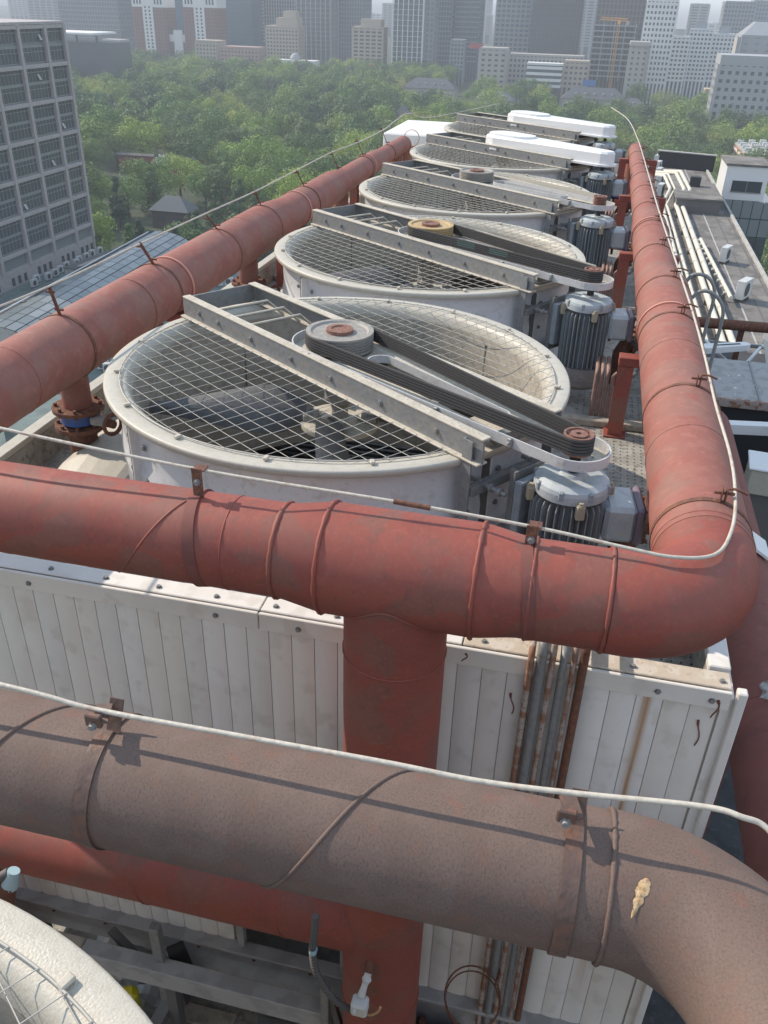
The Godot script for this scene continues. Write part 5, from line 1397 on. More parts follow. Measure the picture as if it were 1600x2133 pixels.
func office_tower() -> void:
	var X := -121.7
	var t := thing("office_tower", "pink-grey gridded office tower with recessed dark windows, standing over the park", "building", Vector3(X, GROUND, -170.0))
	# all below is in the tower's own axes: x = 0 is the facade, z = -30.8 its far end
	part(t, "core", MB.new().box(Vector3(-15.4, 28.7, 0), Vector3(29.7, 57.4, 60.8)), M.office_spandrel)
	part(t, "roof", MB.new().box(Vector3(-15.2, 57.7, 0.0), Vector3(30.8, 0.5, 62.2)), M.pink_stone)
	part(t, "end_wall", MB.new().box(Vector3(-15.2, 28.7, -30.75), Vector3(30.4, 57.6, 0.8)), M.pink_stone)
	part(t, "base_wall", MB.new().box(Vector3(-0.55, 5.3, 0.1), Vector3(1.2, 10.6, 60.2)), M.pink_stone)
	var piers := [-30.55, -22.9, -12.8, -2.7, 7.4, 17.5, 27.6]
	for i in piers.size():
		part(t, "pier", MB.new().bevel(Vector3(-0.25, 33.9, piers[i]), Vector3(1.1, 47.2, 0.95), 0.05), M.pink_stone)
	var bands := [10.9, 13.5, 20.7, 27.9, 35.1, 42.3, 49.5, 57.0]
	for i in bands.size():
		if i != 0:
			part(t, "floor_band", MB.new().bevel(Vector3(-0.3, bands[i], -1.4), Vector3(0.9, 0.80, 59.0), 0.05), M.pink_stone)
	# windows: a pane with bars for each storey of each bay
	var wide := window_shape(9.0, 2.9, 7)
	var slim := window_shape(6.5, 2.9, 5)
	for i in 5:
		var z: float = (piers[i] + piers[i + 1]) / 2.0
		var w: float = piers[i + 1] - piers[i] - 1.1
		var s: Array = slim if i == 0 else wide
		for b in range(1, 7):
			for k in 2:
				var y: float = bands[b] + 0.45 + 1.75 + k * 3.35
				if b == 6: y += k * 0.4
				var p := part(t, "window", s[0], M.office_glass, Vector3(-0.45, y, z))
				part(p, "frame", s[1], M.office_frame, Vector3(0.04, 0, 0))
				for q in rng.randi_range(1, 5):
					var cw := w / (7.0 if i else 5.0)
					var cx := (rng.randi_range(0, 6 if i else 4) + 0.5) * cw - w / 2
					part(p, "curtain", MB.new().box(Vector3(0.012, rng.randf_range(-0.4, 0.5), cx), Vector3(0.03, rng.randf_range(0.9, 1.8), cw * 0.86)), M.curtain)
				if rng.randf() < 0.15:       # a tilted-open sash
					part(p, "sash", MB.new().box(Vector3(0.35, -0.5, rng.randf_range(-w * 0.4, w * 0.4)), Vector3(0.06, 1.2, 0.8), Basis(Vector3.BACK, 0.5)), M.curtain)
			part(t, "spandrel", MB.new().box(Vector3(-0.42, bands[b] + 3.86, z), Vector3(0.1, 0.50, w)), M.office_spandrel)
		for k in 3:
			part(t, "small_window", MB.new().box(Vector3(0.06, 8.2, z - 2.4 + k * 2.3), Vector3(0.08, 1.7, 1.1)), M.unit_dark)
	for k in 11:
		ac_unit("white air conditioner in the row at the foot of the gridded tower", Vector3(-119.0 + rng.randf() * 1.5, -55.0, -197.0 + k * 3.0 + rng.randf()), 1.5, 2.0, "air conditioners at the foot of the tower")


func window_shape(w: float, h: float, n: int) -> Array:
	var f := MB.new()
	for k in n + 1: f.box(Vector3(0, 0, -w / 2 + w * k / n), Vector3(0.10, h, 0.10))
	for y in [-h / 2, h * 0.18, h / 2]: f.box(Vector3(0, y, 0), Vector3(0.11, 0.10, w))
	return [MB.new().box(Vector3.ZERO, Vector3(0.06, h, w)).mesh(), f.mesh()]


func glass_vault() -> void:
	# flat green roof between the tower and the vault
	var g := thing("podium", "flat grey-green podium roof at the foot of the gridded tower", "building", Vector3(-90.0, GROUND, -135.0))
	part(g, "wall", MB.new().box(Vector3(0, 3.3, 0), Vector3(62.0, 6.6, 92.0)), M.pale_concrete)
	part(g, "roof", MB.new().box(Vector3(0, 6.8, 0), Vector3(62.6, 0.4, 92.6)), M.green_roof)
	part(g, "raised_roof", MB.new().box(Vector3(23.0, 9.25, -2.0), Vector3(16.0, 4.5, 87.0)), M.green_roof)
	part(g, "gutter", MB.new().box(Vector3(-18.0, 7.2, 0), Vector3(0.5, 0.4, 90.0), Basis(Vector3.UP, 0.05)), M.pale_concrete)
	# the vault itself: axis turned a little, panes in rows
	var v := thing("glass_vault", "blue-grey barrel vault of glass panes beyond the red pipe", "vault", Vector3(-87.0, GROUND, -141.0), 0.05)
	var R := 12.0
	var cy := -42.0 - R - GROUND
	var L := 64.0
	var nz := 20
	var na := 10
	var a0 := -0.12
	var a1 := 1.30
	var shapes := []
	var da := (a1 - a0) / na
	for k in na:
		var am := a0 + (k + 0.5) * da
		shapes.append(MB.new().bevel(Vector3.ZERO, Vector3(R * da - 0.16, 0.12, L / nz - 0.16), 0.03).mesh())
	for i in nz:
		for k in na:
			var am := a0 + (k + 0.5) * da
			var mm: Material = [M.vault_glass, M.vault_glass_b, M.vault_glass, M.vault_glass_c][rng.randi() % 4]
			part(v, "pane", shapes[k], mm, Vector3(sin(am) * R, cy + cos(am) * R + 0.05, -L / 2 + (i + 0.5) * L / nz), Basis(Vector3.BACK, -am) * Basis(Vector3.RIGHT, rng.randf_range(-0.006, 0.006)))
	var back := MB.new()
	for k in 24:
		var s := -PI / 2 + PI * k / 24.0
		var e := -PI / 2 + PI * (k + 1) / 24.0
		var r := R - 0.08
		back.quad(Vector3(sin(s) * r, cy + cos(s) * r, -L / 2), Vector3(sin(e) * r, cy + cos(e) * r, -L / 2), Vector3(sin(e) * r, cy + cos(e) * r, L / 2), Vector3(sin(s) * r, cy + cos(s) * r, L / 2))
	part(v, "shell", back, M.vault_joint)
	var end := MB.new()
	for k in 24:
		var s := -PI / 2 + PI * k / 24.0
		var e := -PI / 2 + PI * (k + 1) / 24.0
		for z in [-L / 2, L / 2]:
			end.tri(Vector3(0, cy, z), Vector3(sin(s) * R, cy + cos(s) * R, z), Vector3(sin(e) * R, cy + cos(e) * R, z), Vector3(0, 0, signf(z)), Vector3(0, 0, signf(z)), Vector3(0, 0, signf(z)))
	part(v, "end_wall", end, M.pale_concrete)
	part(v, "base", MB.new().box(Vector3(0, (cy + 0.5) / 2, 0), Vector3(R * 2 - 0.2, cy + 0.5, L - 0.1)), M.pale_concrete)
	for k in 6: part(v, "rib", MB.new().tube(circle(Vector3(0, cy, -L / 2 + 0.1 + k * (L - 0.2) / 5.0), R + 0.02, Vector3.BACK, 40), 0.10, 5, false), M.vault_joint)
	part(v, "ridge_pipe", MB.new().tube([Vector3(-3.0, cy + 11.75, -L / 2), Vector3(-3.0, cy + 11.75, L / 2)], 0.14, 8), M.plaster)
	# flat pale roofs beyond
	var f := thing("flat_block", "pale flat roof with a parapet where the glass vault ends", "building", Vector3(-92.0, GROUND, -181.5), -0.0985)
	part(f, "wall", MB.new().box(Vector3(0, 6.8, 0), Vector3(17.0, 13.6, 13.0)), M.pale_concrete)
	part(f, "roof", MB.new().box(Vector3(0, 13.7, 0), Vector3(16.4, 0.2, 12.4)), M.floor_grey)
	for q in [[0.0, 6.4, 17.2, 0.4], [0.0, -6.4, 17.2, 0.4], [8.4, 0.0, 0.4, 12.4], [-8.4, 0.0, 0.4, 12.4]]:
		part(f, "parapet", MB.new().box(Vector3(q[0], 14.1, q[1]), Vector3(q[2], 0.6, q[3])), M.plaster)
	var d := thing("roof_shed", "narrow concrete shed roof between the gridded tower and the vault", "shed", Vector3(-107.5, -55.0, -178.0), -0.0985)
	part(d, "wall", MB.new().box(Vector3(0, 2.0, 0), Vector3(6.0, 4.0, 17.0)), M.pale_concrete)
	part(d, "roof", MB.new().box(Vector3(0, 4.1, 0), Vector3(6.4, 0.25, 17.4)), M.floor_grey)
	part(d, "skylight", MB.new().box(Vector3(0.6, 4.35, 1.0), Vector3(2.6, 0.3, 12.0)), M.timber)
	var dp := [[Vector3(-72.6, -50.5, -117.0), "white air conditioner on the green roof glimpsed beside the first fan"], [Vector3(-71.0, -50.5, -116.0), "white air conditioner on the green roof glimpsed beside the first fan"], [Vector3(-72.0, -50.5, -120.5), "white air conditioner on the green roof glimpsed beside the first fan"], [Vector3(-73.2, -50.5, -166.0), "white air conditioner on the green roof glimpsed between the first two fans"], [Vector3(-71.2, -50.5, -167.0), "white air conditioner on the green roof glimpsed between the first two fans"]]
	for q in dp: ac_unit(q[1], q[0], 0.4, 1.9, "air conditioners on the podium roof")


func crown_mesh(kind: int, sd: int, leaves: int, leaf: float) -> ArrayMesh:   # a crown about 1 high and wide, filled with leaf-sized faces gathered in clumps
	var r := RandomNumberGenerator.new()
	r.seed = sd
	var m := MB.new()
	var clumps := []
	var n := 34
	for k in n:
		var d := Vector3(r.randfn(), r.randfn(), r.randfn()).normalized()
		var f := pow(r.randf(), 0.22)
		var c := Vector3.ZERO
		var s := 0.0
		match kind:
			0:      # round and broad
				c = Vector3(d.x * 0.40, 0.58 + d.y * 0.33, d.z * 0.40) * Vector3(f, 1, f)
				c.y = 0.58 + (c.y - 0.58) * f
				s = r.randf_range(0.11, 0.19)
			1:      # drooping, with hanging curtains
				c = Vector3(d.x * 0.42 * f, 0.62 + absf(d.y) * 0.28 * f - r.randf() * 0.30, d.z * 0.42 * f)
				s = r.randf_range(0.09, 0.15)
			2:      # a conifer cone
				var h := pow(r.randf(), 1.3)
				var w := (1.0 - h) * 0.20 + 0.02
				var a := r.randf() * TAU
				c = Vector3(cos(a) * w * 0.8, 0.12 + h * 0.84, sin(a) * w * 0.8)
				s = 0.05 + 0.06 * (1.0 - h)
			3:      # tall and ragged
				c = Vector3(d.x * 0.27 * f, 0.55 + d.y * 0.42 * f, d.z * 0.27 * f)
				s = r.randf_range(0.08, 0.13)
		clumps.append([c, s, r.randf_range(0.82, 1.18)])
	for k in leaves:
		var q: Array = clumps[k % n]
		var d := Vector3(r.randfn(), r.randfn() + 0.25, r.randfn()).normalized()
		var p: Vector3 = q[0] + d * q[1] * r.randf_range(0.8, 1.08)
		if kind == 1: p.y -= r.randf() * 0.12
		var nn := (d + Vector3(r.randfn(), r.randfn(), r.randfn()) * 0.33).normalized()
		var u := nn.cross(Vector3(r.randfn(), r.randfn(), r.randfn())).normalized()
		var w := nn.cross(u)
		var z := leaf * r.randf_range(0.6, 1.3)
		var v0 := p - u * z
		var v2 := p + u * z
		var wide := 0.62 if kind != 1 else 0.4
		m.quad(v0, p - w * z * wide, v2, p + w * z * wide, nn)
		var tone: float = q[2] * r.randf_range(0.8, 1.2)
		var col := Color(tone * r.randf_range(0.94, 1.08), tone, tone * r.randf_range(0.85, 1.1))
		for i in 6: m.c.append(col)
	return m.mesh()


func trunk_mesh(kind: int, sd: int) -> ArrayMesh:
	var r := RandomNumberGenerator.new()
	r.seed = sd
	var m := MB.new()
	var h := 0.62 if kind != 2 else 0.9
	m.tube([Vector3.ZERO, Vector3(0.01, h * 0.4, 0.005), Vector3(-0.005, h, 0)], [0.030, 0.022, 0.006], 7)
	if kind != 2:
		for k in 7:
			var a := r.randf() * TAU
			var y := r.randf_range(0.22, 0.48)
			m.tube([Vector3(0, y, 0), Vector3(cos(a) * 0.14, y + 0.13, sin(a) * 0.14), Vector3(cos(a) * 0.28, y + 0.22, sin(a) * 0.28)], [0.014, 0.009, 0.003], 5)
	return m.mesh()


func leaf_mat(base: Color) -> StandardMaterial3D:
	var m := mat(base, 0.65)
	m.vertex_color_use_as_albedo = true
	m.backlight_enabled = true
	m.backlight = (base * 0.6).linear_to_srgb()
	m.cull_mode = BaseMaterial3D.CULL_DISABLED
	return m


func clear_of_buildings(x: float, z: float) -> bool:
	for q in [[-124, -56, -192, -60], [-155, -119, -206, -120], [-8, 16, -30, 10], [0.5, 13.5, -110, -20], [10, 18, -106, -85], [-190, -148, -352, -292], [-140, -114, -270, -226], [46, 86, -420, -376], [-142, -92, -690, -600], [-90, -50, -650, -575], [-36, 34, -672, -585], [66, 100, -668, -600], [48, 100, -610, -555]]:
		if x > q[0] and x < q[1] and z > q[2] and z < q[3]: return false
	return true


func park() -> void:
	var greens := [Color(0.085, 0.155, 0.040), Color(0.060, 0.125, 0.040), Color(0.115, 0.185, 0.045), Color(0.155, 0.215, 0.055), Color(0.045, 0.090, 0.036), Color(0.075, 0.120, 0.050), Color(0.185, 0.225, 0.105)]
	var lm := []
	for g in greens:
		for f in [Color(1.7, 1.5, 1.2), Color(2.6, 2.1, 1.45), Color(0.9, 0.9, 0.9)]: lm.append(leaf_mat(g * f))
	# kind, colour of each sort of tree
	var sorts := [["broadleaf_tree", 0, 0, "mid-green round broadleaf tree in the park "], ["broadleaf_tree", 0, 1, "deep green round broadleaf tree in the park "], ["broadleaf_tree", 0, 2, "fresh green round broadleaf tree in the park "], ["willow_tree", 1, 3, "yellow-green drooping willow in the park "], ["conifer_tree", 2, 4, "dark pointed conifer in the park "], ["tall_tree", 3, 5, "tall ragged dull-green tree in the park "], ["willow_tree", 1, 6, "pale blossoming tree in the park "]]
	var near := {}
	var far := {}
	var trunks := {}
	for kd in 4:
		near[kd] = [crown_mesh(kd, 100 + kd, 6000, 0.0150), crown_mesh(kd, 200 + kd, 6000, 0.0150), crown_mesh(kd, 300 + kd, 6000, 0.0150)]
		far[kd] = [crown_mesh(kd, 400 + kd, 3200, 0.0205), crown_mesh(kd, 500 + kd, 3200, 0.0205)]
		trunks[kd] = trunk_mesh(kd, 50 + kd)
	var grove := FastNoiseLite.new()
	grove.seed = 4
	grove.frequency = 0.012
	var spots := []
	var z := -98.0
	while z > -900.0:
		var x := minf(-0.74 * -z - 12.0, -20.0)
		while x < 0.20 * -z + 22.0:
			var px := x + rng.randf_range(-5.2, 5.2)
			var pz := z + rng.randf_range(-5.2, 5.2)
			var keep := clear_of_buildings(px, pz)
			if px < 5.0 and px > -56.0 and pz > -150.0: keep = false
			if px < -56.0 and pz > -193.0: keep = false
			if pz < -690.0 and px > -130.0 : keep = false
			if pz < -840.0 and px > -300.0: keep = false
			if keep and rng.randf() < 0.94:
				var g := grove.get_noise_2d(px, pz) + rng.randfn() * 0.13
				var s := 0
				if g > 0.34: s = 3
				elif g > 0.12: s = 2
				elif g > -0.12: s = 0
				elif g > -0.30: s = 1
				elif g > -0.42: s = 5
				else: s = 4
				if rng.randf() < 0.025: s = 6
				if px < -85.0 and pz > -275.0 and pz < -200.0 and rng.randf() < 0.5: s = 4
				spots.append([px, pz, s])
			x += 14.5
		z -= 13.0
	spots.sort_custom(func(a, b): return a[0] * a[0] + a[1] * a[1] < b[0] * b[0] + b[1] * b[1])
	var mass := {}
	for i in spots.size():
		var q: Array = spots[i]
		var so: Array = sorts[q[2]]
		var h: float = rng.randf_range(10.5, 21.0) * [1.0, 1.0, 1.0, 1.0][so[1]]
		if so[1] == 2: h = rng.randf_range(11.0, 16.0)
		if so[1] == 3: h = rng.randf_range(16.0, 21.0)
		var wd: float = h * rng.randf_range(0.9, 1.2)
		var b := Basis(Vector3.UP, rng.randf() * TAU).scaled(Vector3(wd, h, wd))
		if i < 300:
			var zone := "beside the gridded tower" if q[0] < -118.0 else "behind the glass vault" if q[0] < -70.0 else "behind the end of the long red pipe" if q[0] < -25.0 else "beyond the last fan" if q[0] < 8.0 else "beyond the grey roof wing"
			var t := thing(so[0], so[3] + zone, "tree", Vector3(q[0], GROUND, q[1]), 0.0, ["round trees of the park", "willows of the park", "conifers of the park", "tall trees of the park"][so[1]])
			part(t, "trunk", trunks[so[1]], M.bark, Vector3.ZERO, b)
			part(t, "crown", near[so[1]][rng.randi() % 3], lm[so[2] * 3 + rng.randi() % 3], Vector3.ZERO, b)
		else:
			var key := [so[1], so[2] * 3 + rng.randi() % 3, rng.randi() % 2]
			if not mass.has(key): mass[key] = []
			mass[key].append(Transform3D(b, Vector3(q[0], GROUND, q[1])))
	var w := Node3D.new()
	w.name = "woodland"
	add_child(w)
	tag(w, "hazy green woodland of the park reaching back to the city towers", "woodland", "", "stuff")
	for key in mass:
		var mm := MultiMesh.new()
		mm.transform_format = MultiMesh.TRANSFORM_3D
		mm.mesh = far[key[0]][key[2]]
		mm.instance_count = mass[key].size()
		for i in mass[key].size(): mm.set_instance_transform(i, mass[key][i])
		var o := MultiMeshInstance3D.new()
		o.name = "crowns"
		o.multimesh = mm
		o.material_override = lm[key[1]]
		w.add_child(o, true)
	print("trees ", spots.size())

	# memorial arch and red wall in a clearing
	var wr := mat(Color(0.24, 0.075, 0.06), 0.8)
	var a := thing("stone_arch", "white stone memorial arch in the clearing among the trees", "arch", Vector3(-171.0, GROUND, -341.0), 0.3)
	for x in [-2.2, -0.8, 0.8, 2.2]: part(a, "column", MB.new().bevel(Vector3(x, 4.0 if absf(x) < 1 else 3.4, 0), Vector3(0.6, 8.0 if absf(x) < 1 else 6.8, 0.6), 0.05), M.cover)
	part(a, "lintel", MB.new().bevel(Vector3(0, 6.0, 0), Vector3(5.4, 0.8, 0.5), 0.05), M.cover)
	part(a, "lintel", MB.new().bevel(Vector3(0, 7.3, 0), Vector3(2.6, 0.6, 0.5), 0.05), M.cover)
	for q in [[-12.0, "farther"], [10.5, "nearer"]]:
		var g := thing("red_wall", "red garden wall with a grey tiled coping beside the stone arch, the %s from the tower" % q[1], "wall", Vector3(-171.0 + q[0], GROUND, -342.0), 0.08, "red garden walls")
		part(g, "wall", MB.new().box(Vector3(0, 3.4, 0), Vector3(15.0, 6.8, 0.8)), wr)
		part(g, "coping", MB.new().loft([[Vector3(-8.2, 6.8, -1), Vector3(8.2, 6.8, -1), Vector3(8.2, 6.8, 1), Vector3(-8.2, 6.8, 1)], [Vector3(-8.0, 7.6, -0.1), Vector3(8.0, 7.6, -0.1), Vector3(8.0, 7.6, 0.1), Vector3(-8.0, 7.6, 0.1)]], true, true, Vector3(0, 7.6, 0)), M.roof)
	# houses and pavilions among the trees
	var slate := mat(Color(0.10, 0.105, 0.115), 0.8)
	var tile := mat(Color(0.36, 0.11, 0.07), 0.8)
	var pale := mat(Color(0.42, 0.40, 0.37), 0.85)
	hip_house("grey-roofed villa row farthest back in the park", Vector3(-119, 0, -655), 36, 14, 12.0, 6.0, pale, slate, 6)
	hip_house("low grey-roofed villa half hidden among the trees", Vector3(-70, 0, -622), 26, 12, 9.5, 5.0, pale, slate, 5)
	hip_house("large grey hip-roofed villa with dormers amid the trees", Vector3(-7, 0, -634), 40, 14, 12.0, 6.5, pale, slate, 7)
	hip_house("smaller grey-roofed wing next to the large villa", Vector3(18, 0, -626), 17, 12, 9.0, 5.0, pale, slate, 3)
	hip_house("red-tiled house beside the pale grey office block", Vector3(82, 0, -640), 18, 14, 10.0, 6.0, pale, tile, 3)
	hip_house("small red-roofed gatehouse at the far edge of the park", Vector3(-193, 0, -780), 9, 7, 14.0, 4.5, mat(Color(0.40, 0.14, 0.11), 0.8), tile, 2)
	hip_house("grey tiled hall roof among the dark conifers", Vector3(-127.5, 0, -259), 12, 7, 5.5, 4.0, M.bark, mat(Color(0.14, 0.15, 0.155), 0.8), 2)
	hip_house("small dark pavilion roof behind the end of the red pipe", Vector3(-99, 0, -470), 6, 6, 14.0, 4.5, pale, slate, 1)
	# orange building at the edge
	var o := thing("orange_block", "orange block with white bands and a cluttered flat roof at the park's edge", "building", Vector3(70.0, GROUND, -404.0), 0.0)
	var om := mat(Color(0.46, 0.20, 0.10), 0.8)
	part(o, "wall", MB.new().box(Vector3(0, 7.5, 0), Vector3(26, 15, 34)), om)
	for y in [4.5, 9.0, 13.5]: part(o, "band", MB.new().box(Vector3(0, y, 0), Vector3(26.6, 0.7, 34.6)), M.cover)
	part(o, "roof", MB.new().box(Vector3(0, 15.2, 0), Vector3(26.4, 0.4, 34.4)), M.pale_concrete)
	for k in 26: part(o, "window", MB.new().box(Vector3(-13.05, 2.6 + 4.5 * (k % 3), -15.0 + 3.6 * (k / 3)), Vector3(0.2, 2.0, 2.2)), M.unit_dark)
	for k in 24: part(o, "roof_unit", MB.new().box(Vector3(-11.0 + 4.4 * (k % 6), 16.0, -14.0 + 8.0 * (k / 6)), Vector3(2.4, 1.4 + 0.5 * (k % 3), 2.0)), M.unit)


func hip_house(label: String, at: Vector3, w: float, d: float, h: float, rise: float, wall: Material, roof: Material, bays: int) -> void:
	var t := thing("hip_roof_house", label, "house", Vector3(at.x, GROUND, at.z), 0.0, "houses among the park trees")
	part(t, "wall", MB.new().box(Vector3(0, h / 2, 0), Vector3(w, h, d)), wall)
	var e := 0.8
	var rl := maxf(w / 2 - d / 2, 0.1)
	var A := Vector3(-w / 2 - e, h, d / 2 + e)
	var B := Vector3(w / 2 + e, h, d / 2 + e)
	var C := Vector3(w / 2 + e, h, -d / 2 - e)
	var D := Vector3(-w / 2 - e, h, -d / 2 - e)
	var P := Vector3(-rl, h + rise, 0)
	var Q := Vector3(rl, h + rise, 0)
	var m := MB.new()
	m.quad(A, B, Q, P, Vector3(0, d / 2, rise).normalized())
	m.quad(D, C, Q, P, Vector3(0, d / 2, -rise).normalized())
	m.tri(B, C, Q, Vector3(rise, d / 2, 0).normalized(), Vector3(rise, d / 2, 0).normalized(), Vector3(rise, d / 2, 0).normalized())
	m.tri(A, D, P, Vector3(-rise, d / 2, 0).normalized(), Vector3(-rise, d / 2, 0).normalized(), Vector3(-rise, d / 2, 0).normalized())
	m.quad(A, B, C, D, Vector3.DOWN)
	var r := part(t, "roof", m, roof)
	for k in bays:
		var x := -w / 2 + w * (k + 0.5) / bays
		part(t, "window", MB.new().box(Vector3(x, h * 0.55, d / 2 + 0.06), Vector3(w / bays * 0.45, h * 0.35, 0.16)), M.unit_dark)
		if bays > 2 and k > 0 and k < bays - 1:
			part(r, "dormer", MB.new().box(Vector3(x, h + rise * 0.42, d / 4 + 0.6), Vector3(1.5, 1.5, 1.8)), wall)


# a building: a dark glazed core, a slab for each floor, piers between the bays, all real pieces
func block(called: String, label: String, x0: float, x1: float, z: float, deep: float, top: float, wall: Material, glass: Material, floor_h := 3.6, slab := 0.35, bay := 3.2, pier := 0.3, proud := 0.35, west := true, group := "") -> Node3D:
	var w := x1 - x0
	var h := top - GROUND
	var t := thing(called, label, "building", Vector3((x0 + x1) / 2, GROUND, z - deep / 2), 0.0, group)
	part(t, "glazing", MB.new().box(Vector3(0, h / 2 - 0.2, 0), Vector3(w - 2 * proud, h - 0.4, deep - 2 * proud)), glass)
	var low := minf(14.0, h * 0.3)                      # lower floors stand behind the trees
	if slab > 0.0:
		var s := MB.new()
		var n := int((h - low) / floor_h)
		for k in n:
			s.box(Vector3(0, h - (k + 0.5) * floor_h, 0), Vector3(w - 0.1, floor_h * slab, deep - 0.1))
		part(t, "floor_slabs", s, wall).set_meta("kind", "stuff")
	if pier > 0.0:
		var p := MB.new()
		var nb := maxi(int(w / bay), 1)
		for k in nb + 1:
			p.box(Vector3(-w / 2 + w * k / nb, h / 2, deep / 2 - proud / 2 + 0.05), Vector3(bay * pier, h, proud))
		var nd := maxi(int(deep / bay), 1)
		for k in nd + 1:
			p.box(Vector3((w / 2 - proud / 2 + 0.05) * (1.0 if west else -1.0), h / 2, -deep / 2 + deep * k / nd), Vector3(proud, h, bay * pier))
		part(t, "piers", p, wall).set_meta("kind", "stuff")
	part(t, "roof", MB.new().box(Vector3(0, h + 0.5, 0), Vector3(w + 0.3, 1.4, deep + 0.3)), wall)
	return t


func skyline() -> void:
	var m := {}  # dark tones lightened, some towards blue, to paint in part of the haze
	m.smoke = mat(Color(0.15, 0.165, 0.185), 0.2)
	m.navy = mat(Color(0.075, 0.11, 0.15), 0.12)
	m.teal = mat(Color(0.075, 0.15, 0.19), 0.12)
	m.blue = mat(Color(0.09, 0.16, 0.24), 0.12)
	m.dark = mat(Color(0.085, 0.095, 0.11), 0.2)
	m.bronze = mat(Color(0.085, 0.07, 0.066), 0.25)
	m.grey = mat(Color(0.36, 0.37, 0.38), 0.7)
	m.stone = mat(Color(0.42, 0.40, 0.37), 0.8)
	m.white = mat(Color(0.74, 0.73, 0.71), 0.8)
	m.beige = mat(Color(0.46, 0.39, 0.31), 0.8)
	m.rose = mat(Color(0.42, 0.29, 0.25), 0.8)
	m.brick = mat(Color(0.25, 0.125, 0.105), 0.85)
	m.slategrey = mat(Color(0.27, 0.285, 0.305), 0.6)
	m.brown = mat(Color(0.15, 0.13, 0.125), 0.6)
	m.pane = mat(Color(0.075, 0.085, 0.095), 0.3)
	m.gold = mat(Color(0.62, 0.50, 0.30), 0.8)
	# from the office tower across to the far side
	block("hazy_tower", "huge hazy grey slab tower rising behind the gridded office tower", -585, -515, -960, 40, 120, m.slategrey, m.smoke, 4.2, 0.25, 3.0, 0.2)
	block("hazy_tower", "narrow hazy blue-grey tower next to the huge slab", -540, -512, -1020, 30, 112, m.grey, m.blue, 4.0, 0.2, 2.6, 0.25)
	# the white canopy roof
	var c := thing("canopy_hall", "dark hall under a thin white canopy roof behind the gridded tower", "building", Vector3(-375, GROUND, -640))
	part(c, "hall", MB.new().box(Vector3(0, 16, -8), Vector3(54, 32, 26)), m.dark)
	part(c, "canopy", MB.new().bevel(Vector3(-6, 37.5, -4), Vector3(46, 1.6, 34), 0.3), m.white)
	for x in [-22, -6, 10]: part(c, "column", MB.new().box(Vector3(x, 34, -4), Vector3(1.2, 6, 1.2)), m.dark)
	block("low_block", "low pinkish apartment block under the hazy slab tower", -486, -446, -800, 16, -41, m.rose, m.pane, 3.0, 0.55, 3.4, 0.5, 0.3, true, "low pinkish blocks at the park edge")
	block("low_block", "low pale block next to the red and white twin towers", -443, -425, -790, 16, -36, m.stone, m.pane, 3.0, 0.55, 3.4, 0.5, 0.3, true, "low pinkish blocks at the park edge")
	block("low_block", "low pale pink block between the hall and the twin towers", -425, -414, -770, 14, -39, m.rose, m.pane, 3.0, 0.55, 3.4, 0.5, 0.3, true, "low pinkish blocks at the park edge")
	# red and white residential pair with a lower link
	for q in [[-446.0, -413.0, -1.0, "nearer the gridded office tower"], [-394.0, -361.0, 0.0, "nearer the teal glass tower"]]:
		var t := block("apartment_tower", "red brick apartment tower with a white window strip, %s" % q[3], q[0], q[1], -860, 22, q[2] - 9.0, m.brick, m.dark, 3.0, 0.6, 3.2, 0.62, 0.3, true, "red and white twin towers")
		var h: float = q[2] - 9.0 - GROUND
		part(t, "white_strip", MB.new().box(Vector3(-1.0, (h + 12) / 2, 11.0), Vector3(10.5, h + 12, 1.6)), m.white)
		var win := MB.new()
		for k in int(h / 3.0): 
			for x in [-3.2, 1.0]: win.box(Vector3(x, 4.0 + k * 3.0, 11.85), Vector3(1.6, 1.7, 0.2))
		part(t, "strip_windows", win, m.dark).set_meta("kind", "stuff")
		part(t, "white_crown", MB.new().box(Vector3(0, h + 4.5, 0), Vector3(33.4, 9.0, 22.8)), m.white)
		var cw := MB.new()
		for x in [-14, -11, -8, 7, 10, 13]: cw.box(Vector3(x, h + 5.0, 11.45), Vector3(1.6, 5.0, 0.25))
		part(t, "crown_windows", cw, m.dark).set_meta("kind", "stuff")
		part(t, "lantern", MB.new().box(Vector3(-1.0, h + 13.5, 2), Vector3(14, 9, 10)), m.white)
	var lk := block("apartment_link", "lower white and brick link between the twin towers", -414, -393, -864, 18, -32, m.brick, m.dark, 3.0, 0.6, 3.2, 0.6)
	part(lk, "white_strip", MB.new().box(Vector3(0, 17, 9.2), Vector3(9, 34, 1.2)), m.white)
	part(lk, "white_crown", MB.new().box(Vector3(0, 27, 0), Vector3(24, 6, 19)), m.white)
	block("glass_tower", "blue glass tower between the red and white twins", -495, -452, -1020, 34, 110, m.blue, m.blue, 4.0, 0.12, 2.4, 0.08)
	block("glass_tower", "dark teal glass tower beside the red and white twins", -430, -384, -1010, 34, 115, m.navy, m.teal, 4.0, 0.15, 2.4, 0.1)
	block("striped_tower", "slim white tower with dark floor stripes", -420, -397, -1090, 24, 95, m.white, m.dark, 3.6, 0.5, 4.0, 0.0)
	block("striped_tower", "grey tower with pale vertical ribs behind the stepped beige block", -392, -346, -1070, 34, 110, m.stone, m.dark, 3.8, 0.15, 3.0, 0.35)
	block("low_block", "long pinkish hipped block left of the stepped beige block", -338, -300, -800, 18, -38, m.rose, m.pane, 3.0, 0.55, 3.0, 0.5, 0.3, true, "low pinkish blocks at the park edge")
	block("low_block", "cream low block beside the twin towers", -358, -336, -800, 16, -34, m.beige, m.pane, 3.0, 0.55, 3.0, 0.5, 0.3, true, "low pinkish blocks at the park edge")
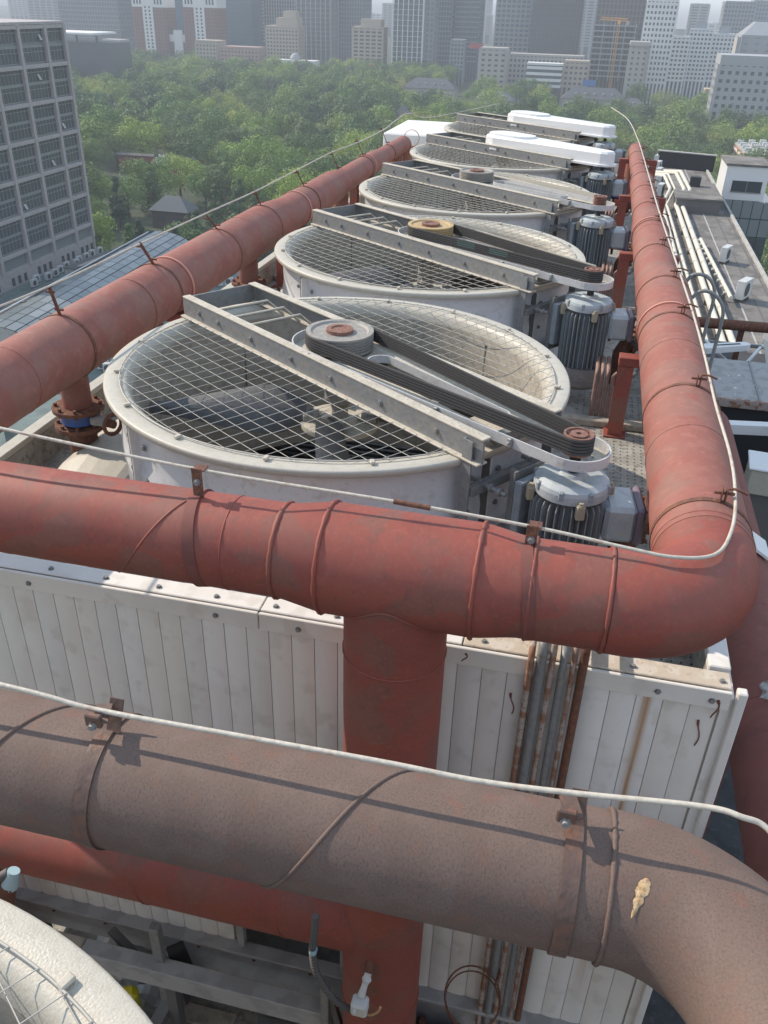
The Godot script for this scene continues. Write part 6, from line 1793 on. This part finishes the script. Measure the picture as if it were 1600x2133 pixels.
	var st := block("stepped_block", "beige stepped apartment block in front of the striped tower", -307, -277, -842, 20, -22, m.beige, m.pane, 3.0, 0.5, 3.0, 0.45)
	part(st, "step", MB.new().box(Vector3(4, 43, 0), Vector3(20, 9, 16)), m.beige)
	part(st, "step", MB.new().box(Vector3(6, 50, 0), Vector3(12, 6, 10)), m.beige)
	var dv := block("striped_tower", "dark tower with bright vertical stripes", -307, -272, -930, 30, 135, m.stone, m.dark, 3.9, 0.08, 4.4, 0.22, 0.7)
	block("grey_tower", "plain grey slab tower beside the dark striped one", -272, -248, -960, 40, 125, m.slategrey, m.smoke, 3.9, 0.2, 2.6, 0.3)
	var bb := block("balcony_block", "beige balconied apartment block at the park's far edge", -223, -196, -832, 18, -20, m.beige, m.pane, 3.0, 0.45, 5.4, 0.3, 0.8)
	part(bb, "step", MB.new().box(Vector3(2, 45, 0), Vector3(18, 8, 14)), m.beige)
	block("finned_tower", "dark tower with white vertical fins, nearest in the middle", -187, -160, -830, 28, 145, m.white, m.dark, 4.0, 0.06, 4.2, 0.16, 0.9)
	block("finned_tower", "grey side slab of the white-finned tower", -159, -152, -836, 24, 132, m.slategrey, m.smoke, 4.0, 0.3, 2.5, 0.5)
	block("glass_tower", "navy glass tower right behind the white-finned one", -168, -147, -900, 30, 140, m.slategrey, m.navy, 4.0, 0.22, 2.6, 0.18)
	block("glass_tower", "navy glass tower with banded floors, beside its twin", -145, -122, -905, 32, 140, m.slategrey, m.navy, 4.0, 0.28, 2.6, 0.1)
	block("low_block", "small grey block at the foot of the navy towers", -140, -128, -860, 14, -28, m.grey, m.dark, 3.4, 0.4, 3.0, 0.4)
	block("grid_tower", "pale blue-white gridded tower with even windows", -107, -76, -905, 28, 125, m.stone, m.blue, 3.8, 0.40, 4.0, 0.35, 0.5)
	block("grid_tower", "glassy darker side of the pale gridded tower", -75, -69, -900, 26, 118, m.grey, m.blue, 3.8, 0.15, 3.0, 0.15)
	block("brown_tower", "tall dark brown tower with close vertical ribs", -70, -29, -865, 36, 150, m.brown, m.dark, 3.9, 0.10, 2.2, 0.4, 0.5)
	# tower under construction: upper part clad, lower floors open
	var k := block("unfinished_tower", "dark brown tower under construction behind the orange crane", -15, 27, -790, 34, 150, m.brown, m.bronze, 3.9, 0.25, 3.0, 0.35, 0.4)
	for f in 10: part(k, "open_floor", MB.new().box(Vector3(-6, 16 + f * 3.9, 20), Vector3(34, 0.7, 10)), m.grey)
	for x in [-22, -14, -6, 2, 10]: part(k, "post", MB.new().box(Vector3(x, 33, 24.5), Vector3(0.7, 40, 0.7)), m.grey)
	crane()
	block("punched_tower", "white tower with small dark punched windows next to the brown one", 20, 41, -722, 22, 6, m.white, m.dark, 3.5, 0.5, 2.6, 0.5, 0.4)
	var pd := block("podium_tower", "short pale stair tower at the foot of the white punched tower", 13, 25, -700, 14, -22, m.stone, m.pane, 3.4, 0.6, 4.0, 0.6)
	part(pd, "cap", MB.new().bevel(Vector3(0, 42, 0), Vector3(14, 3, 16), 0.3), m.stone)
	for q in [[41.0, 56.0, -765.0, -17.0, "nearest the white punched tower"], [57.0, 74.0, -790.0, -12.0, "tallest in the middle of the group"], [75.0, 92.0, -795.0, -15.0, "nearest the pitched-top building"]]:
		var t := block("white_apartments", "white apartment slab with rows of small windows, " + q[4], q[0], q[1], q[2], 18, q[3], m.white, m.pane, 3.0, 0.5, 2.8, 0.45, 0.5, false, "white apartment slabs")
		part(t, "roof_house", MB.new().box(Vector3(0, q[3] - GROUND + 3, 0), Vector3(7, 5, 8)), m.grey)
	# grey building with one side painted paler for the sunlight on it and a pitched top
	var gd := block("pitched_top_building", "grey building with sunlight painted on one side and a pitched top", 76, 102, -630, 30, -12, m.grey, m.slategrey, 3.6, 0.7, 6.0, 0.7, 0.3, false)
	part(gd, "sun_painted_side", MB.new().box(Vector3(-13.2, 26, 0), Vector3(0.8, 46, 29.0)), m.stone)
	part(gd, "pitched_top", MB.new().loft([[Vector3(-13, 50.5, 15), Vector3(13, 50.5, 15), Vector3(13, 50.5, -15), Vector3(-13, 50.5, -15)], [Vector3(-5, 58, 3), Vector3(9, 58, 3), Vector3(9, 58, -9), Vector3(-5, 58, -9)]], true, true, Vector3(2, 58, -3)), m.slategrey)
	var sg := MB.new()
	for j in 5: sg.box(Vector3(-13.7, 24 + j * 4.0, 8), Vector3(0.3, 1.6, 8))
	part(gd, "side_windows", sg, m.white).set_meta("kind", "stuff")
	var go := block("office_block", "pale grey office block with a grid of square windows at the picture's edge", 60, 96, -566, 26, -24, m.grey, m.dark, 4.2, 0.55, 4.0, 0.5, 0.4, false)
	part(go, "parapet", MB.new().box(Vector3(0, 40, 0), Vector3(36.4, 5, 26.4)), m.grey)
	block("low_block", "yellow and white low hut beyond the tree avenue", 72, 84, -745, 12, -50, m.gold, m.pane, 3.0, 0.5, 3.0, 0.4, 0.3, false)
	block("grey_tower", "hazy grey tower behind the pitched-top building", 100, 128, -1000, 30, 8, m.grey, m.smoke, 3.6, 0.4, 3.0, 0.4, 0.3, false, "hazy towers at the picture's edge")
	block("grey_tower", "farther hazy grey tower at the picture's edge", 133, 172, -1060, 30, 10, m.grey, m.smoke, 3.6, 0.4, 3.0, 0.4, 0.3, false, "hazy towers at the picture's edge")
	# low institutional blocks in front of the brown towers
	block("low_block", "beige block at the end of the long low building", -92, -73, -700, 16, -27, m.stone, m.pane, 3.4, 0.6, 4.0, 0.6)
	block("low_block", "long low beige building in front of the brown tower", -73, -19, -722, 14, -31, m.stone, m.pane, 3.4, 0.5, 3.0, 0.45)
	block("low_block", "white block with dark ribbon windows before the long beige one", -57, -32, -692, 12, -35, m.white, m.dark, 3.8, 0.5, 6.0, 0.0)
	block("low_block", "grey-brown low block at the foot of the unfinished tower", -31, -14, -700, 14, -33, m.beige, m.pane, 3.4, 0.55, 3.0, 0.5)
	part_thing("red_hoarding", "red hoarding panel at the foot of the navy towers", "hoarding", MB.new().box(Vector3(-116, -31, -850), Vector3(12, 4, 1.0)), mat(Color(0.5, 0.08, 0.08), 0.7))
	part_thing("blue_hoarding", "blue hoarding panel below the unfinished tower", "hoarding", MB.new().box(Vector3(-12, -45, -690), Vector3(9, 4, 1.0)), mat(Color(0.06, 0.17, 0.42), 0.7))
	# white low hall with a small dome
	var dh := thing("domed_hall", "low white hall with a small dome at the park edge", "building", Vector3(-268, GROUND, -800))
	part(dh, "hall", MB.new().box(Vector3(0, 8.5, 0), Vector3(44, 17, 14)), m.white)
	part(dh, "dome", MB.new().lathe([Vector2(4.5, 17), Vector2(4.2, 19), Vector2(3, 21), Vector2(1.4, 22), Vector2(0, 22.3)], Vector3(2, 0, 0), 20), m.grey)
	# far city that fades into the haze
	var r := RandomNumberGenerator.new()
	r.seed = 77
	for i in 64:
		var z := -r.randf_range(1250, 2600)
		var x := r.randf_range(-0.70, 0.20) * -z
		var w := r.randf_range(22, 60)
		var top := GROUND + r.randf_range(28, 78)
		var tone := r.randi() % 4
		var zone := "behind the hazy slab tower" if x < -0.52 * -z else "behind the red and white twins" if x < -0.36 * -z else "behind the striped towers" if x < -0.22 * -z else "behind the navy towers" if x < -0.08 * -z else "behind the unfinished tower" if x < 0.04 * -z else "behind the white slabs"
		block("far_block", "distant %s block fading into the haze %s" % [["grey", "sandy", "white", "pinkish"][tone], zone], x, x + w, z, 24, top, [m.grey, m.stone, m.white, m.rose][tone], m.pane, 3.4, 0.55, 9.0, 0.35, 0.4, x < 0, "distant blocks in the haze")


func crane() -> void:
	var o := mat(Color(0.75, 0.38, 0.06), 0.6)
	var t := thing("tower_crane", "orange tower crane in front of the unfinished brown tower", "crane", Vector3(2.6, GROUND, -735))
	var mast := MB.new()
	for a in [[-0.8, -0.8], [0.8, -0.8], [0.8, 0.8], [-0.8, 0.8]]: mast.box(Vector3(a[0], 27.5, a[1]), Vector3(0.35, 55, 0.35))
	for k in 28:
		var y := k * 2.0
		var s := 1.0 if k % 2 else -1.0
		mast.bar(Vector3(-0.8 * s, y, 0.8), Vector3(0.8 * s, y + 2, 0.8), 0.2, 0.2)
		mast.bar(Vector3(0.8, y, -0.8 * s), Vector3(0.8, y + 2, 0.8 * s), 0.2, 0.2)
	part(t, "mast", mast, o)
	var jib := MB.new()
	for q in [[-0.7, 55.0], [0.7, 55.0]]: jib.bar(Vector3(-13.5, q[1] + 0.6, q[0]), Vector3(7.5, q[1] - 0.2, q[0]), 0.35, 0.35)
	jib.bar(Vector3(-13.0, 57.1, 0), Vector3(5.0, 56.6, 0), 0.35, 0.35)
	for k in 14: jib.bar(Vector3(-13.0 + k * 1.35, 55.4, 0.7 if k % 2 else -0.7), Vector3(-12.3 + k * 1.35, 57.0, 0), 0.2, 0.2)
	part(t, "jib", jib, o)
	part(t, "cab", MB.new().box(Vector3(0, 54.0, 1.4), Vector3(2.0, 2.2, 1.6)), o)
	part(t, "counterweight", MB.new().box(Vector3(6.2, 53.8, 0), Vector3(2.4, 2.4, 1.6)), M.pale_concrete)
